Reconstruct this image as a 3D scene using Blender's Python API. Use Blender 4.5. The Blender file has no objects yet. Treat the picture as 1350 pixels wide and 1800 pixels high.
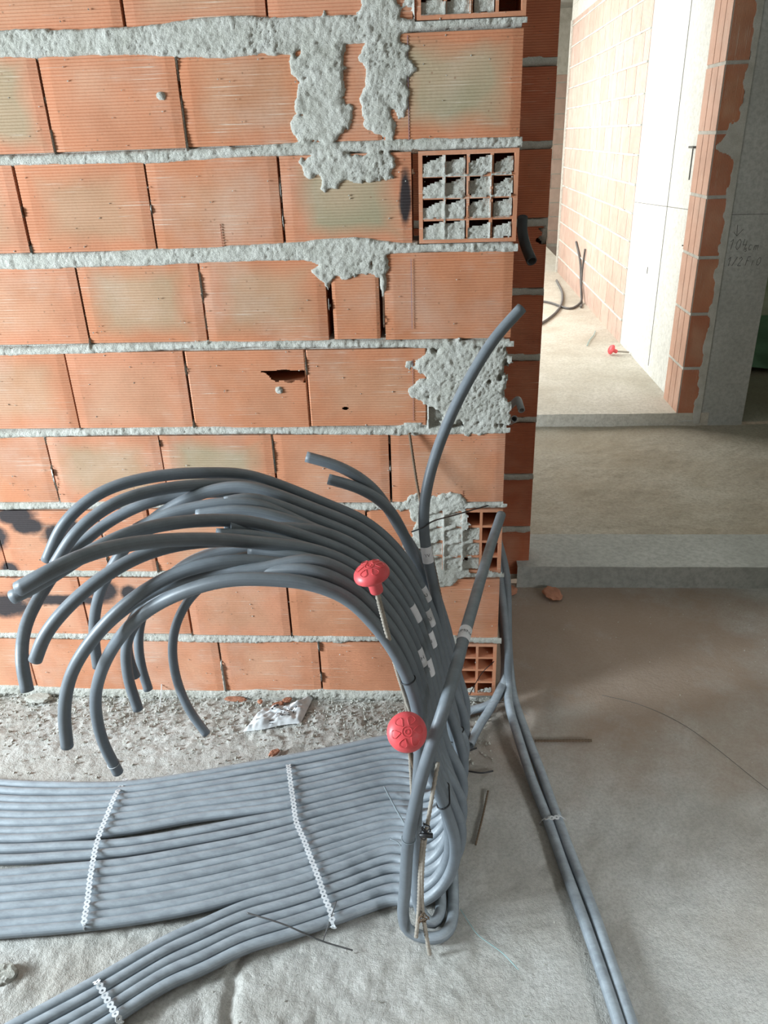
import bpy, bmesh, math, random
import numpy as np
from mathutils import Vector, Matrix
random.seed(7)
C = bpy.context.scene.collection
PI = math.pi
CONDUITS={
 'A14':[(-0.624,-0.3,0.12),(-0.659,-0.296,0.19),(-0.685,-0.284,0.279),(-0.689,-0.268,0.377),(-0.669,-0.25,0.453),(-0.62,-0.232,0.524),(-0.555,-0.216,0.565),(-0.49,-0.204,0.579),(-0.318,-0.2,0.571),(-0.224,-0.2,0.526),(-0.159,-0.2,0.452),(-0.106,-0.2,0.363),(0.055,-0.2,0.19),(0.05,-0.204,0.115),(0.02,-0.212,0.052),(-0.025,-0.222,0.022),(-0.113,-0.184,0.012),(-0.271,-0.23,0.012),(-0.409,-0.273,0.012),(-0.53,-0.308,0.012),(-0.648,-0.342,0.012),(-0.837,-0.384,0.012),(-1.008,-0.392,0.012),(-1.185,-0.388,0.012),(-1.462,-0.359,0.012)],
 'A12':[(-0.746,-0.33,0.292),(-0.755,-0.324,0.363),(-0.754,-0.309,0.44),(-0.732,-0.288,0.512),(-0.669,-0.265,0.589),(-0.589,-0.244,0.637),(-0.505,-0.228,0.648),(-0.424,-0.222,0.598),(-0.314,-0.222,0.584),(-0.221,-0.222,0.539),(-0.157,-0.222,0.467),(-0.104,-0.222,0.379),(-0.067,-0.222,0.273),(0.0656,-0.2225,0.19),(0.0606,-0.2265,0.115),(0.0306,-0.2345,0.052),(-0.0144,-0.2445,0.028),(-0.112,-0.21,0.0155),(-0.268,-0.256,0.0155),(-0.405,-0.299,0.0155),(-0.524,-0.332,0.0155),(-0.641,-0.364,0.0155),(-0.828,-0.407,0.0155),(-0.997,-0.418,0.0155),(-1.17,-0.417,0.0155),(-1.443,-0.389,0.0165)],
 'A15':[(-0.302,-0.24,0.899),(-0.222,-0.241,0.872),(-0.151,-0.244,0.821),(-0.08,-0.245,0.697),(-0.026,-0.245,0.592),(0.016,-0.245,0.455),(0.05,-0.245,0.292),(0.0743,-0.245,0.19),(0.0693,-0.249,0.115),(0.0393,-0.257,0.052),(-0.0057,-0.267,0.022),(-0.111,-0.234,0.012),(-0.265,-0.281,0.012),(-0.401,-0.324,0.012),(-0.519,-0.356,0.012),(-0.635,-0.386,0.013),(-0.82,-0.429,0.013),(-0.985,-0.443,0.012),(-1.156,-0.444,0.012),(-1.425,-0.417,0.012)],
 'A16':[(-0.251,-0.26,0.851),(-0.182,-0.262,0.829),(-0.118,-0.266,0.784),(-0.034,-0.268,0.586),(0.008,-0.268,0.454),(0.04,-0.268,0.296),(0.0509,-0.2675,0.19),(0.0459,-0.2715,0.115),(0.0159,-0.2795,0.052),(-0.0291,-0.2895,0.028),(-0.11,-0.259,0.0155),(-0.263,-0.305,0.0155),(-0.396,-0.349,0.0155),(-0.514,-0.38,0.0155),(-0.629,-0.408,0.0155),(-0.812,-0.451,0.0155),(-0.974,-0.468,0.0155),(-1.142,-0.471,0.0155),(-1.407,-0.445,0.0155)],
 'A17':[(0.188,-0.12,1.204),(0.128,-0.15,1.144),(0.068,-0.18,1.053),(0.021,-0.21,0.961),(-0.016,-0.25,0.863),(-0.032,-0.27,0.771),(-0.028,-0.28,0.687),(-0.01,-0.29,0.584),(0.012,-0.29,0.453),(0.04,-0.29,0.314),(0.0615,-0.29,0.19),(0.0565,-0.294,0.115),(0.0265,-0.302,0.052),(-0.0185,-0.312,0.022),(-0.109,-0.282,0.012),(-0.26,-0.329,0.013),(-0.392,-0.374,0.012),(-0.508,-0.402,0.012),(-0.623,-0.429,0.013),(-0.804,-0.473,0.012),(-0.964,-0.492,0.012),(-1.128,-0.497,0.012),(-1.389,-0.472,0.012)],
 'A1':[(-0.828,-0.5,0.77),(-0.775,-0.486,0.855),(-0.699,-0.451,0.908),(-0.602,-0.406,0.922),(-0.48,-0.361,0.911),(-0.415,-0.326,0.889),(-0.259,-0.312,0.816),(-0.16,-0.312,0.764),(-0.091,-0.312,0.691),(-0.04,-0.312,0.594),(-0,-0.312,0.469),(0.03,-0.312,0.319),(0.0702,-0.3125,0.19),(0.0652,-0.3165,0.115),(0.0352,-0.3245,0.052),(-0.0098,-0.3345,0.028),(-0.108,-0.306,0.0155),(-0.257,-0.353,0.0155),(-0.388,-0.398,0.0155),(-0.503,-0.425,0.0155),(-0.617,-0.449,0.0165),(-0.796,-0.494,0.0155),(-0.953,-0.515,0.0155),(-1.114,-0.523,0.0155),(-1.372,-0.499,0.0155)],
 'A2':[(-0.777,-0.56,0.795),(-0.725,-0.543,0.861),(-0.656,-0.502,0.904),(-0.578,-0.448,0.911),(-0.473,-0.393,0.898),(-0.411,-0.352,0.876),(-0.26,-0.335,0.804),(-0.163,-0.335,0.754),(-0.097,-0.335,0.683),(-0.047,-0.335,0.589),(-0.008,-0.335,0.469),(0.021,-0.335,0.324),(0.0468,-0.335,0.19),(0.0418,-0.339,0.115),(0.0118,-0.347,0.052),(-0.0332,-0.357,0.022),(-0.106,-0.328,0.012),(-0.255,-0.376,0.012),(-0.384,-0.421,0.012),(-0.498,-0.447,0.012),(-0.612,-0.469,0.012),(-0.788,-0.515,0.012),(-0.943,-0.538,0.012),(-1.101,-0.547,0.012),(-1.356,-0.525,0.012)],
 'A11':[(-0.724,-0.45,0.329),(-0.734,-0.445,0.422),(-0.726,-0.432,0.511),(-0.692,-0.414,0.57),(-0.629,-0.394,0.623),(-0.561,-0.376,0.663),(-0.481,-0.363,0.694),(-0.385,-0.358,0.708),(-0.283,-0.358,0.691),(-0.195,-0.358,0.649),(-0.135,-0.358,0.581),(-0.087,-0.358,0.498),(-0.051,-0.358,0.397),(-0.029,-0.358,0.273),(0.0575,-0.3575,0.19),(0.0525,-0.3615,0.115),(0.0225,-0.3695,0.052),(-0.0225,-0.3795,0.028),(-0.105,-0.351,0.0155),(-0.252,-0.398,0.0155),(-0.38,-0.444,0.0155),(-0.493,-0.468,0.0155),(-0.606,-0.489,0.0155),(-0.781,-0.536,0.0155),(-0.933,-0.561,0.0155),(-1.088,-0.572,0.0155),(-1.34,-0.55,0.0155)],
 'A13':[(-0.738,-0.4,0.387),(-0.746,-0.399,0.437),(-0.741,-0.396,0.502),(-0.707,-0.392,0.567),(-0.642,-0.388,0.635),(-0.567,-0.384,0.698),(-0.472,-0.381,0.731),(-0.375,-0.38,0.748),(-0.273,-0.38,0.729),(-0.185,-0.38,0.686),(-0.125,-0.38,0.619),(-0.077,-0.38,0.535),(-0.042,-0.38,0.432),(-0.019,-0.38,0.305),(0.0661,-0.38,0.19),(0.0611,-0.384,0.115),(0.0311,-0.392,0.052),(-0.0139,-0.402,0.022),(-0.104,-0.376,0.013),(-0.25,-0.422,0.012),(-0.376,-0.468,0.012),(-0.487,-0.498,0.012),(-0.595,-0.53,0.012),(-0.767,-0.572,0.012),(-0.921,-0.588,0.012),(-1.073,-0.6,0.012),(-1.312,-0.593,0.012)],
 'A3':[(-0.803,-0.72,0.601),(-0.813,-0.696,0.658),(-0.824,-0.638,0.698),(-0.817,-0.561,0.731),(-0.796,-0.485,0.762),(-0.727,-0.426,0.814),(-0.627,-0.403,0.859),(-0.498,-0.403,0.883),(-0.411,-0.403,0.88),(-0.357,-0.403,0.841),(-0.254,-0.403,0.814),(-0.163,-0.403,0.767),(-0.1,-0.403,0.699),(-0.052,-0.403,0.611),(-0.016,-0.403,0.499),(0.01,-0.403,0.364),(0.0427,-0.4025,0.19),(0.0377,-0.4065,0.115),(0.0077,-0.4145,0.052),(-0.0373,-0.4245,0.028),(-0.103,-0.403,0.0155),(-0.247,-0.446,0.0155),(-0.371,-0.493,0.0155),(-0.48,-0.529,0.0155),(-0.587,-0.559,0.0155),(-0.757,-0.6,0.0155),(-0.907,-0.619,0.0155),(-1.056,-0.633,0.0155),(-1.291,-0.626,0.0155)],
 'A7':[(-0.816,-0.42,0.432),(-0.808,-0.42,0.518),(-0.782,-0.421,0.613),(-0.731,-0.422,0.704),(-0.664,-0.423,0.784),(-0.583,-0.423,0.85),(-0.49,-0.424,0.893),(-0.403,-0.425,0.906),(-0.245,-0.425,0.848),(-0.154,-0.425,0.801),(-0.091,-0.425,0.734),(-0.044,-0.425,0.645),(-0.008,-0.425,0.532),(0.019,-0.425,0.395),(0.0534,-0.425,0.19),(0.0484,-0.429,0.115),(0.0184,-0.437,0.052),(-0.0266,-0.447,0.022),(-0.102,-0.427,0.012),(-0.244,-0.47,0.012),(-0.367,-0.518,0.012),(-0.474,-0.556,0.012),(-0.579,-0.586,0.012),(-0.746,-0.629,0.012),(-0.892,-0.651,0.012),(-1.036,-0.672,0.012),(-1.25,-0.69,0.012)],
 'A21':[(-0.433,-0.48,0.895),(-0.384,-0.464,0.897),(-0.246,-0.448,0.836),(-0.158,-0.448,0.791),(-0.097,-0.448,0.726),(-0.051,-0.448,0.64),(-0.016,-0.448,0.532),(0.01,-0.448,0.4),(0.062,-0.4475,0.19),(0.057,-0.4515,0.115),(0.027,-0.4595,0.052),(-0.018,-0.4695,0.028),(-0.101,-0.449,0.0155),(-0.242,-0.494,0.0155),(-0.363,-0.542,0.0155),(-0.468,-0.579,0.0155),(-0.572,-0.609,0.0155),(-0.737,-0.652,0.0155),(-0.882,-0.674,0.0155),(-1.024,-0.694,0.0155),(-1.235,-0.714,0.0155)],
 'A19':[(-0.62,-0.5,0.845),(-0.556,-0.497,0.875),(-0.497,-0.489,0.888),(-0.427,-0.481,0.895),(-0.371,-0.473,0.889),(-0.247,-0.47,0.825),(-0.162,-0.47,0.782),(-0.103,-0.47,0.718),(-0.057,-0.47,0.635),(-0.023,-0.47,0.531),(0.001,-0.47,0.406),(0.012,-0.47,0.276),(0.0386,-0.47,0.19),(0.0336,-0.474,0.115),(0.0036,-0.482,0.052),(-0.0414,-0.492,0.022),(-0.1,-0.47,0.012),(-0.239,-0.517,0.012),(-0.359,-0.565,0.012),(-0.463,-0.602,0.012),(-0.566,-0.633,0.012),(-0.729,-0.675,0.012),(-0.872,-0.697,0.012),(-1.012,-0.716,0.012),(-1.22,-0.737,0.012)],
 'A20':[(-0.487,-0.5,0.877),(-0.424,-0.498,0.885),(-0.367,-0.494,0.881),(-0.243,-0.492,0.837),(-0.159,-0.492,0.794),(-0.101,-0.492,0.731),(-0.056,-0.492,0.65),(-0.023,-0.492,0.548),(0.001,-0.492,0.424),(0.012,-0.492,0.296),(0.0493,-0.4925,0.19),(0.0443,-0.4965,0.115),(0.0143,-0.5045,0.052),(-0.0307,-0.5145,0.028),(-0.099,-0.49,0.0155),(-0.237,-0.54,0.0155),(-0.355,-0.588,0.0155),(-0.458,-0.624,0.0155),(-0.559,-0.656,0.0155),(-0.721,-0.697,0.0155),(-0.862,-0.719,0.0155),(-1.001,-0.738,0.0155),(-1.205,-0.76,0.0155)],
 'B4':[(-0.403,-0.58,0.891),(-0.368,-0.548,0.872),(-0.239,-0.515,0.848),(-0.156,-0.515,0.806),(-0.1,-0.515,0.744),(-0.056,-0.515,0.664),(-0.023,-0.515,0.564),(0.001,-0.515,0.442),(0.012,-0.515,0.316),(0.0579,-0.515,0.19),(0.0529,-0.519,0.115),(0.0229,-0.527,0.052),(-0.0221,-0.537,0.022),(-0.098,-0.51,0.012),(-0.234,-0.562,0.012),(-0.351,-0.61,0.012),(-0.453,-0.646,0.012),(-0.553,-0.678,0.012),(-0.713,-0.718,0.012),(-0.852,-0.74,0.012),(-0.99,-0.759,0.012),(-1.191,-0.783,0.012)],
 'A5':[(-0.726,-0.8,0.868),(-0.669,-0.785,0.893),(-0.608,-0.748,0.923),(-0.543,-0.697,0.939),(-0.49,-0.641,0.929),(-0.432,-0.59,0.91),(-0.365,-0.552,0.887),(-0.24,-0.537,0.838),(-0.16,-0.537,0.798),(-0.105,-0.537,0.737),(-0.062,-0.537,0.661),(-0.03,-0.537,0.565),(-0.008,-0.537,0.449),(0.001,-0.537,0.329),(0.0345,-0.5375,0.19),(0.0295,-0.5415,0.115),(-0.0005,-0.5495,0.052),(-0.0455,-0.5595,0.028),(-0.097,-0.53,0.0155),(-0.232,-0.583,0.0155),(-0.348,-0.631,0.0155),(-0.448,-0.667,0.0155),(-0.547,-0.7,0.0155),(-0.705,-0.739,0.0155),(-0.843,-0.762,0.0155),(-0.979,-0.78,0.0155),(-1.177,-0.805,0.0155)],
 'B2':[(-0.421,-0.6,0.884),(-0.361,-0.58,0.871),(-0.241,-0.56,0.828),(-0.163,-0.56,0.79),(-0.11,-0.56,0.731),(-0.068,-0.56,0.657),(-0.037,-0.56,0.566),(-0.017,-0.56,0.455),(-0.009,-0.56,0.342),(0.0452,-0.56,0.19),(0.0402,-0.564,0.115),(0.0102,-0.572,0.052),(-0.0348,-0.582,0.022),(-0.097,-0.55,0.012),(-0.229,-0.605,0.012),(-0.344,-0.653,0.012),(-0.444,-0.688,0.012),(-0.541,-0.721,0.012),(-0.698,-0.76,0.012),(-0.833,-0.782,0.012),(-0.968,-0.8,0.012),(-1.163,-0.826,0.012)],
 'A6':[(-0.743,-0.76,0.706),(-0.715,-0.752,0.759),(-0.67,-0.732,0.807),(-0.609,-0.704,0.851),(-0.553,-0.671,0.874),(-0.487,-0.639,0.883),(-0.408,-0.61,0.877),(-0.349,-0.59,0.861),(-0.241,-0.582,0.819),(-0.166,-0.582,0.782),(-0.115,-0.582,0.725),(-0.074,-0.582,0.654),(-0.044,-0.582,0.568),(-0.025,-0.582,0.462),(-0.019,-0.582,0.355),(0.0538,-0.5825,0.19),(0.0488,-0.5865,0.115),(0.0188,-0.5945,0.052),(-0.0262,-0.6045,0.028),(-0.096,-0.569,0.0155),(-0.227,-0.625,0.0155),(-0.34,-0.674,0.0155),(-0.439,-0.708,0.0155),(-0.535,-0.742,0.0155),(-0.69,-0.78,0.0155),(-0.824,-0.803,0.0155),(-0.958,-0.82,0.0155),(-1.15,-0.847,0.0155)],
 'A4':[(-0.659,-0.88,0.934),(-0.607,-0.865,0.959),(-0.567,-0.825,0.965),(-0.523,-0.772,0.955),(-0.467,-0.713,0.933),(-0.403,-0.66,0.906),(-0.351,-0.62,0.879),(-0.232,-0.605,0.853),(-0.158,-0.605,0.816),(-0.106,-0.605,0.759),(-0.066,-0.605,0.688),(-0.036,-0.605,0.6),(-0.016,-0.605,0.492),(-0.009,-0.605,0.383),(0.0305,-0.605,0.19),(0.0255,-0.609,0.115),(-0.0045,-0.617,0.052),(-0.0495,-0.627,0.022),(-0.095,-0.593,0.012),(-0.224,-0.649,0.012),(-0.336,-0.697,0.012),(-0.434,-0.733,0.012),(-0.523,-0.785,0.012),(-0.577,-0.817,0.012),(-0.71,-0.922,0.012),(-0.808,-0.994,0.012),(-0.899,-1.061,0.012)],
 'B1':[(-0.359,-0.6,0.852),(-0.233,-0.628,0.844),(-0.161,-0.628,0.809),(-0.111,-0.628,0.754),(-0.071,-0.628,0.685),(-0.042,-0.628,0.602),(-0.024,-0.628,0.5),(-0.018,-0.628,0.397),(0.0411,-0.6275,0.19),(0.0361,-0.6315,0.115),(0.0061,-0.6395,0.052),(-0.0389,-0.6495,0.028),(-0.093,-0.621,0.0155),(-0.221,-0.676,0.0155),(-0.332,-0.723,0.0155),(-0.428,-0.759,0.0155),(-0.516,-0.811,0.0155),(-0.569,-0.842,0.0155),(-0.7,-0.947,0.0155),(-0.797,-1.016,0.0155),(-0.886,-1.083,0.0155)],
 'A8':[(-0.753,-0.72,0.461),(-0.741,-0.717,0.55),(-0.712,-0.709,0.635),(-0.655,-0.698,0.715),(-0.574,-0.685,0.79),(-0.483,-0.672,0.841),(-0.398,-0.661,0.859),(-0.336,-0.653,0.857),(-0.233,-0.65,0.834),(-0.164,-0.65,0.801),(-0.116,-0.65,0.747),(-0.077,-0.65,0.682),(-0.05,-0.65,0.603),(-0.033,-0.65,0.506),(-0.029,-0.65,0.41),(0.0497,-0.65,0.19),(0.0447,-0.654,0.115),(0.0147,-0.662,0.052),(-0.0303,-0.672,0.022),(-0.092,-0.648,0.012),(-0.219,-0.702,0.012),(-0.328,-0.748,0.012),(-0.422,-0.784,0.012),(-0.509,-0.836,0.012),(-0.561,-0.866,0.012),(-0.69,-0.97,0.012),(-0.786,-1.038,0.012),(-0.874,-1.104,0.012)],
 'A9':[(-0.723,-0.62,0.627),(-0.667,-0.624,0.69),(-0.587,-0.634,0.757),(-0.496,-0.646,0.811),(-0.39,-0.659,0.842),(-0.334,-0.669,0.847),(-0.224,-0.673,0.87),(-0.155,-0.673,0.836),(-0.107,-0.673,0.782),(-0.069,-0.673,0.717),(-0.041,-0.673,0.636),(-0.023,-0.673,0.537),(-0.018,-0.673,0.438),(0.0264,-0.6725,0.19),(0.0214,-0.6765,0.115),(-0.0086,-0.6845,0.052),(-0.0536,-0.6945,0.028),(-0.091,-0.675,0.0155),(-0.216,-0.727,0.0155),(-0.324,-0.772,0.0155),(-0.417,-0.808,0.0155),(-0.502,-0.861,0.0155),(-0.554,-0.889,0.0155),(-0.681,-0.993,0.0155),(-0.776,-1.059,0.0155),(-0.862,-1.125,0.0155)],
 'B3':[(-0.388,-0.63,0.827),(-0.335,-0.663,0.841),(-0.225,-0.695,0.861),(-0.158,-0.695,0.828),(-0.112,-0.695,0.776),(-0.075,-0.695,0.714),(-0.048,-0.695,0.638),(-0.031,-0.695,0.544),(-0.028,-0.695,0.452),(0.037,-0.695,0.19),(0.032,-0.699,0.115),(0.002,-0.707,0.052),(-0.043,-0.717,0.022),(-0.09,-0.701,0.012),(-0.213,-0.751,0.012),(-0.319,-0.796,0.012),(-0.411,-0.832,0.012),(-0.495,-0.885,0.012),(-0.547,-0.912,0.012),(-0.672,-1.016,0.012),(-0.766,-1.08,0.012),(-0.851,-1.145,0.012)],
 'A10':[(-0.75,-0.56,0.234),(-0.757,-0.58,0.351),(-0.74,-0.6,0.474),(-0.69,-0.63,0.589),(-0.617,-0.66,0.695),(-0.537,-0.69,0.775),(-0.452,-0.71,0.828),(-0.373,-0.72,0.856),(-0.301,-0.72,0.858),(-0.225,-0.72,0.849),(-0.161,-0.72,0.819),(-0.117,-0.72,0.769),(-0.081,-0.72,0.709),(-0.055,-0.72,0.641),(-0.038,-0.72,0.567),(-0.035,-0.725,0.472),(-0.045,-0.735,0.3),(-0.045,-0.74,0.16),(-0.044,-0.742,0.06),(-0.036,-0.745,0.022),(-0.018,-0.762,0.013),(-0.002,-0.755,0.013),(0.006,-0.73,0.013),(0.006,-0.69,0.013),(0.004,-0.64,0.013)],
 'L1':[(0.168,-0.03,0.646),(0.138,-0.15,0.633),(0.103,-0.32,0.634),(0.074,-0.47,0.637),(0.052,-0.58,0.637),(0.033,-0.67,0.623),(0.013,-0.735,0.594),(-0.008,-0.765,0.538),(-0.029,-0.775,0.462),(-0.046,-0.78,0.378),(-0.059,-0.785,0.298),(-0.068,-0.785,0.16),(-0.074,-0.785,0.07),(-0.066,-0.787,0.027),(-0.035,-0.792,0.013),(-0.008,-0.796,0.013),(0.016,-0.785,0.013),(0.03,-0.755,0.013),(0.034,-0.7,0.013),(0.034,-0.6,0.013),(0.036,-0.45,0.013)],
 'G1':[(0.158,0.18,0.7),(0.165,0.17,0.5),(0.184,0.14,0.36),(0.198,0.07,0.26),(0.207,0.02,0.17),(0.211,0,0.059),(0.208,-0.081,0.05),(0.226,-0.2,0.03),(0.247,-0.339,0.02),(0.272,-0.463,0.012),(0.292,-0.597,0.012),(0.316,-0.742,0.012),(0.334,-0.867,0.012),(0.346,-0.961,0.012),(0.351,-1.026,0.012)],
 'G2':[(0.162,0.22,0.7),(0.17,0.21,0.5),(0.205,0.15,0.36),(0.214,0.08,0.157),(0.222,0.06,0.065),(0.226,-0.03,0.04),(0.25,-0.166,0.02),(0.274,-0.302,0.015),(0.295,-0.445,0.012),(0.315,-0.572,0.012),(0.339,-0.713,0.012),(0.357,-0.854,0.012),(0.37,-0.96,0.012),(0.376,-1.025,0.012)],
 'G3':[(0.15,0.19,0.4),(0.168,0.17,0.3),(0.195,0.09,0.22),(0.197,0,0.058),(0.166,-0.051,0.035),(0.119,-0.062,0.02),(0.076,-0.071,0.014),(0.034,-0.097,0.014)],
 'G4':[(0.155,0.25,0.35),(0.185,0.19,0.24),(0.206,0.12,0.16),(0.206,0.04,0.059),(0.183,-0.029,0.06),(0.155,-0.071,0.03),(0.12,-0.128,0.015),(0.089,-0.209,0.014)],
 'G5':[(0.211,0.17,1.367),(0.209,0.15,1.338),(0.215,0.12,1.308),(0.227,0.07,1.276)],
 'G6':[(0.201,0.3,0.827),(0.211,0.16,0.896),(0.216,0.13,0.912),(0.218,0.1,0.906),(0.221,0.08,0.898)],
 'G7':[(0.188,0.32,0.776),(0.203,0.2,0.824),(0.205,0.1,0.868)],
}
STRAPS=[[(-0.848,-0.361,0.008),(-0.84,-0.444,0.032),(-0.837,-0.499,0.032),(-0.833,-0.559,0.032),(-0.825,-0.61,0.032),(-0.815,-0.65,0.032),(-0.803,-0.695,0.032),(-0.789,-0.739,0.032),(-0.78,-0.773,0.032),(-0.771,-0.804,0.032),(-0.772,-0.803,0.008)],
 [(-0.419,-0.264,0.008),(-0.399,-0.34,0.032),(-0.386,-0.389,0.032),(-0.37,-0.445,0.032),(-0.357,-0.493,0.032),(-0.349,-0.517,0.032),(-0.324,-0.564,0.032),(-0.304,-0.607,0.032),(-0.284,-0.648,0.032),(-0.265,-0.69,0.032),(-0.253,-0.719,0.032),(-0.242,-0.74,0.032),(-0.233,-0.76,0.032),(-0.228,-0.78,0.032),(-0.227,-0.777,0.008)],
 [(-0.71,-0.907,0.008),(-0.688,-0.932,0.032),(-0.677,-0.942,0.032),(-0.656,-0.964,0.032),(-0.643,-0.976,0.032),(-0.633,-0.987,0.032),(-0.62,-0.999,0.032),(-0.619,-0.997,0.008)]]
CAM_LOC=(0.00000,-1.88512,1.55663)
CAM_F=1360.029
CAM_R=(0.997611,0.061434,-0.031589)
CAM_U=(0.001546,0.437309,0.899310)
CAM_B=(0.069062,-0.897211,0.436169)

# ---------------------------------------------------------------- camera
cam = bpy.data.cameras.new('camera'); camo = bpy.data.objects.new('camera', cam); C.objects.link(camo)
r, u, b, l = CAM_R, CAM_U, CAM_B, CAM_LOC
camo.matrix_world = Matrix(((r[0], u[0], b[0], l[0]), (r[1], u[1], b[1], l[1]), (r[2], u[2], b[2], l[2]), (0, 0, 0, 1)))
cam.sensor_fit = 'VERTICAL'; cam.sensor_height = 36.0; cam.lens = CAM_F / 1800 * 36.0
cam.clip_start = 0.02
bpy.context.scene.camera = camo
# ---------------------------------------------------------------- light and exposure
sc = bpy.context.scene
sc.view_settings.view_transform = 'Standard'; sc.view_settings.look = 'None'
sc.view_settings.gamma = 1.0; sc.view_settings.use_curve_mapping = False
sc.view_settings.exposure = 0.0
w = bpy.data.worlds.new('world'); sc.world = w; w.use_nodes = True
w.node_tree.nodes['Background'].inputs[0].default_value = (1.0, 0.79, 0.60, 1)
w.node_tree.nodes['Background'].inputs[1].default_value = 0.18
def area(name, loc, target, sx, sy, power, col, spread=180):
    d = bpy.data.lights.new(name, 'AREA'); d.shape = 'RECTANGLE'; d.size = sx; d.size_y = sy
    d.energy = power; d.color = col; d.spread = math.radians(spread)
    o = bpy.data.objects.new(name, d); C.objects.link(o); o.location = loc
    o.rotation_euler = (Vector(target) - Vector(loc)).to_track_quat('-Z', 'Y').to_euler()
    return o
area('window_light_left', (-3.6, -1.5, 1.3), (-0.1, -0.25, 0.3), 0.8, 1.0, 300, (0.80, 0.92, 1.0))
area('fill_light_behind', (2.6, -3.9, 1.9), (0.9, -1.25, 0.0), 0.6, 0.6, 5, (0.90, 0.96, 1.0), 32)  # added weak fill over the lower-right floor, no window known there
area('passage_window_light', (-0.9, 4.9, 1.7), (1.33, 4.7, 1.0), 3.0, 2.0, 160, (1.0, 0.97, 0.93))
area('far_room_window_light', (0.2, 9.3, 1.8), (0.9, 6.0, 0.5), 1.6, 1.6, 80, (1.0, 0.97, 0.9))
area('side_room_netting_light', (4.6, 6.4, 1.6), (2.6, 4.2, 0.2), 1.0, 1.0, 5, (0.55, 1.0, 0.62))
# ---------------------------------------------------------------- noise
def vnoise(x, y, seed=0):
    x = np.asarray(x, float); y = np.asarray(y, float)
    xi = np.floor(x).astype(np.int64); yi = np.floor(y).astype(np.int64)
    fx = x - xi; fy = y - yi; fx = fx*fx*(3-2*fx); fy = fy*fy*(3-2*fy)
    def h(a, b_):
        n = (a*374761393 + b_*668265263 + seed*2246822519) & 0xffffffff
        n = ((n ^ (n >> 13)) * 1274126177) & 0xffffffff
        n = n ^ (n >> 16)
        return (n & 0xffff) / 65535.0
    return (h(xi, yi)*(1-fx) + h(xi+1, yi)*fx)*(1-fy) + (h(xi, yi+1)*(1-fx) + h(xi+1, yi+1)*fx)*fy
def fbm(x, y, seed=0, octv=4):
    s = 0; a = .5; t = 0
    for k in range(octv):
        s = s + a*vnoise(x*2**k+17.3*k, y*2**k+5.1*k, seed+k); t += a; a *= .5
    return s/t
def sstep(a, b_, x):
    t = np.clip((x-a)/(b_-a), 0, 1); return t*t*(3-2*t)
# ---------------------------------------------------------------- materials
def mat(name): 
    m = bpy.data.materials.new(name); m.use_nodes = True; nt = m.node_tree
    return m, nt, nt.nodes['Principled BSDF'], nt.nodes, nt.links
def N(nt, t, **kw):
    n = nt.nodes.new(t)
    for k, v in kw.items():
        if k in n.inputs: n.inputs[k].default_value = v
        else: setattr(n, k, v)
    return n
def noise(nt, vec, scale, detail=3, rough=.55):
    n = nt.nodes.new('ShaderNodeTexNoise'); n.inputs['Scale'].default_value = scale
    n.inputs['Detail'].default_value = detail; n.inputs['Roughness'].default_value = rough
    if vec is not None: nt.links.new(vec, n.inputs['Vector'])
    return n.outputs[0]
def ramp(nt, fac, stops):
    n = nt.nodes.new('ShaderNodeValToRGB'); e = n.color_ramp.elements
    while len(e) < len(stops): e.new(.5)
    for i, (p, c) in enumerate(stops):
        e[i].position = p; e[i].color = (*c, 1) if len(c) == 3 else c
    nt.links.new(fac, n.inputs[0]); return n.outputs[0]
def g(v): return (v, v, v)
def mixc(nt, fac, a, b_):
    n = nt.nodes.new('ShaderNodeMix'); n.data_type = 'RGBA'
    for sock, v in ((n.inputs[0], fac), (n.inputs[6], a), (n.inputs[7], b_)):
        if hasattr(v, 'is_output') or isinstance(v, bpy.types.NodeSocket): nt.links.new(v, sock)
        elif isinstance(v, (int, float)): sock.default_value = v
        else: sock.default_value = (*v, 1)
    return n.outputs[2]
def math_(nt, op, a, b_=None):
    n = nt.nodes.new('ShaderNodeMath'); n.operation = op
    for s_, v in ((n.inputs[0], a), (n.inputs[1], b_)):
        if v is None: continue
        if isinstance(v, bpy.types.NodeSocket): nt.links.new(v, s_)
        else: s_.default_value = v
    return n.outputs[0]
def mapping(nt, vec, scale):
    n = nt.nodes.new('ShaderNodeMapping'); n.inputs['Scale'].default_value = scale
    nt.links.new(vec, n.inputs[0]); return n.outputs[0]
def bump(nt, bs, h, strength, dist):
    n = nt.nodes.new('ShaderNodeBump'); n.inputs['Strength'].default_value = strength
    n.inputs['Distance'].default_value = dist; nt.links.new(h, n.inputs['Height'])
    nt.links.new(n.outputs[0], bs.inputs['Normal'])
def objc(nt): return nt.nodes.new('ShaderNodeTexCoord').outputs['Object']

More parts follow.
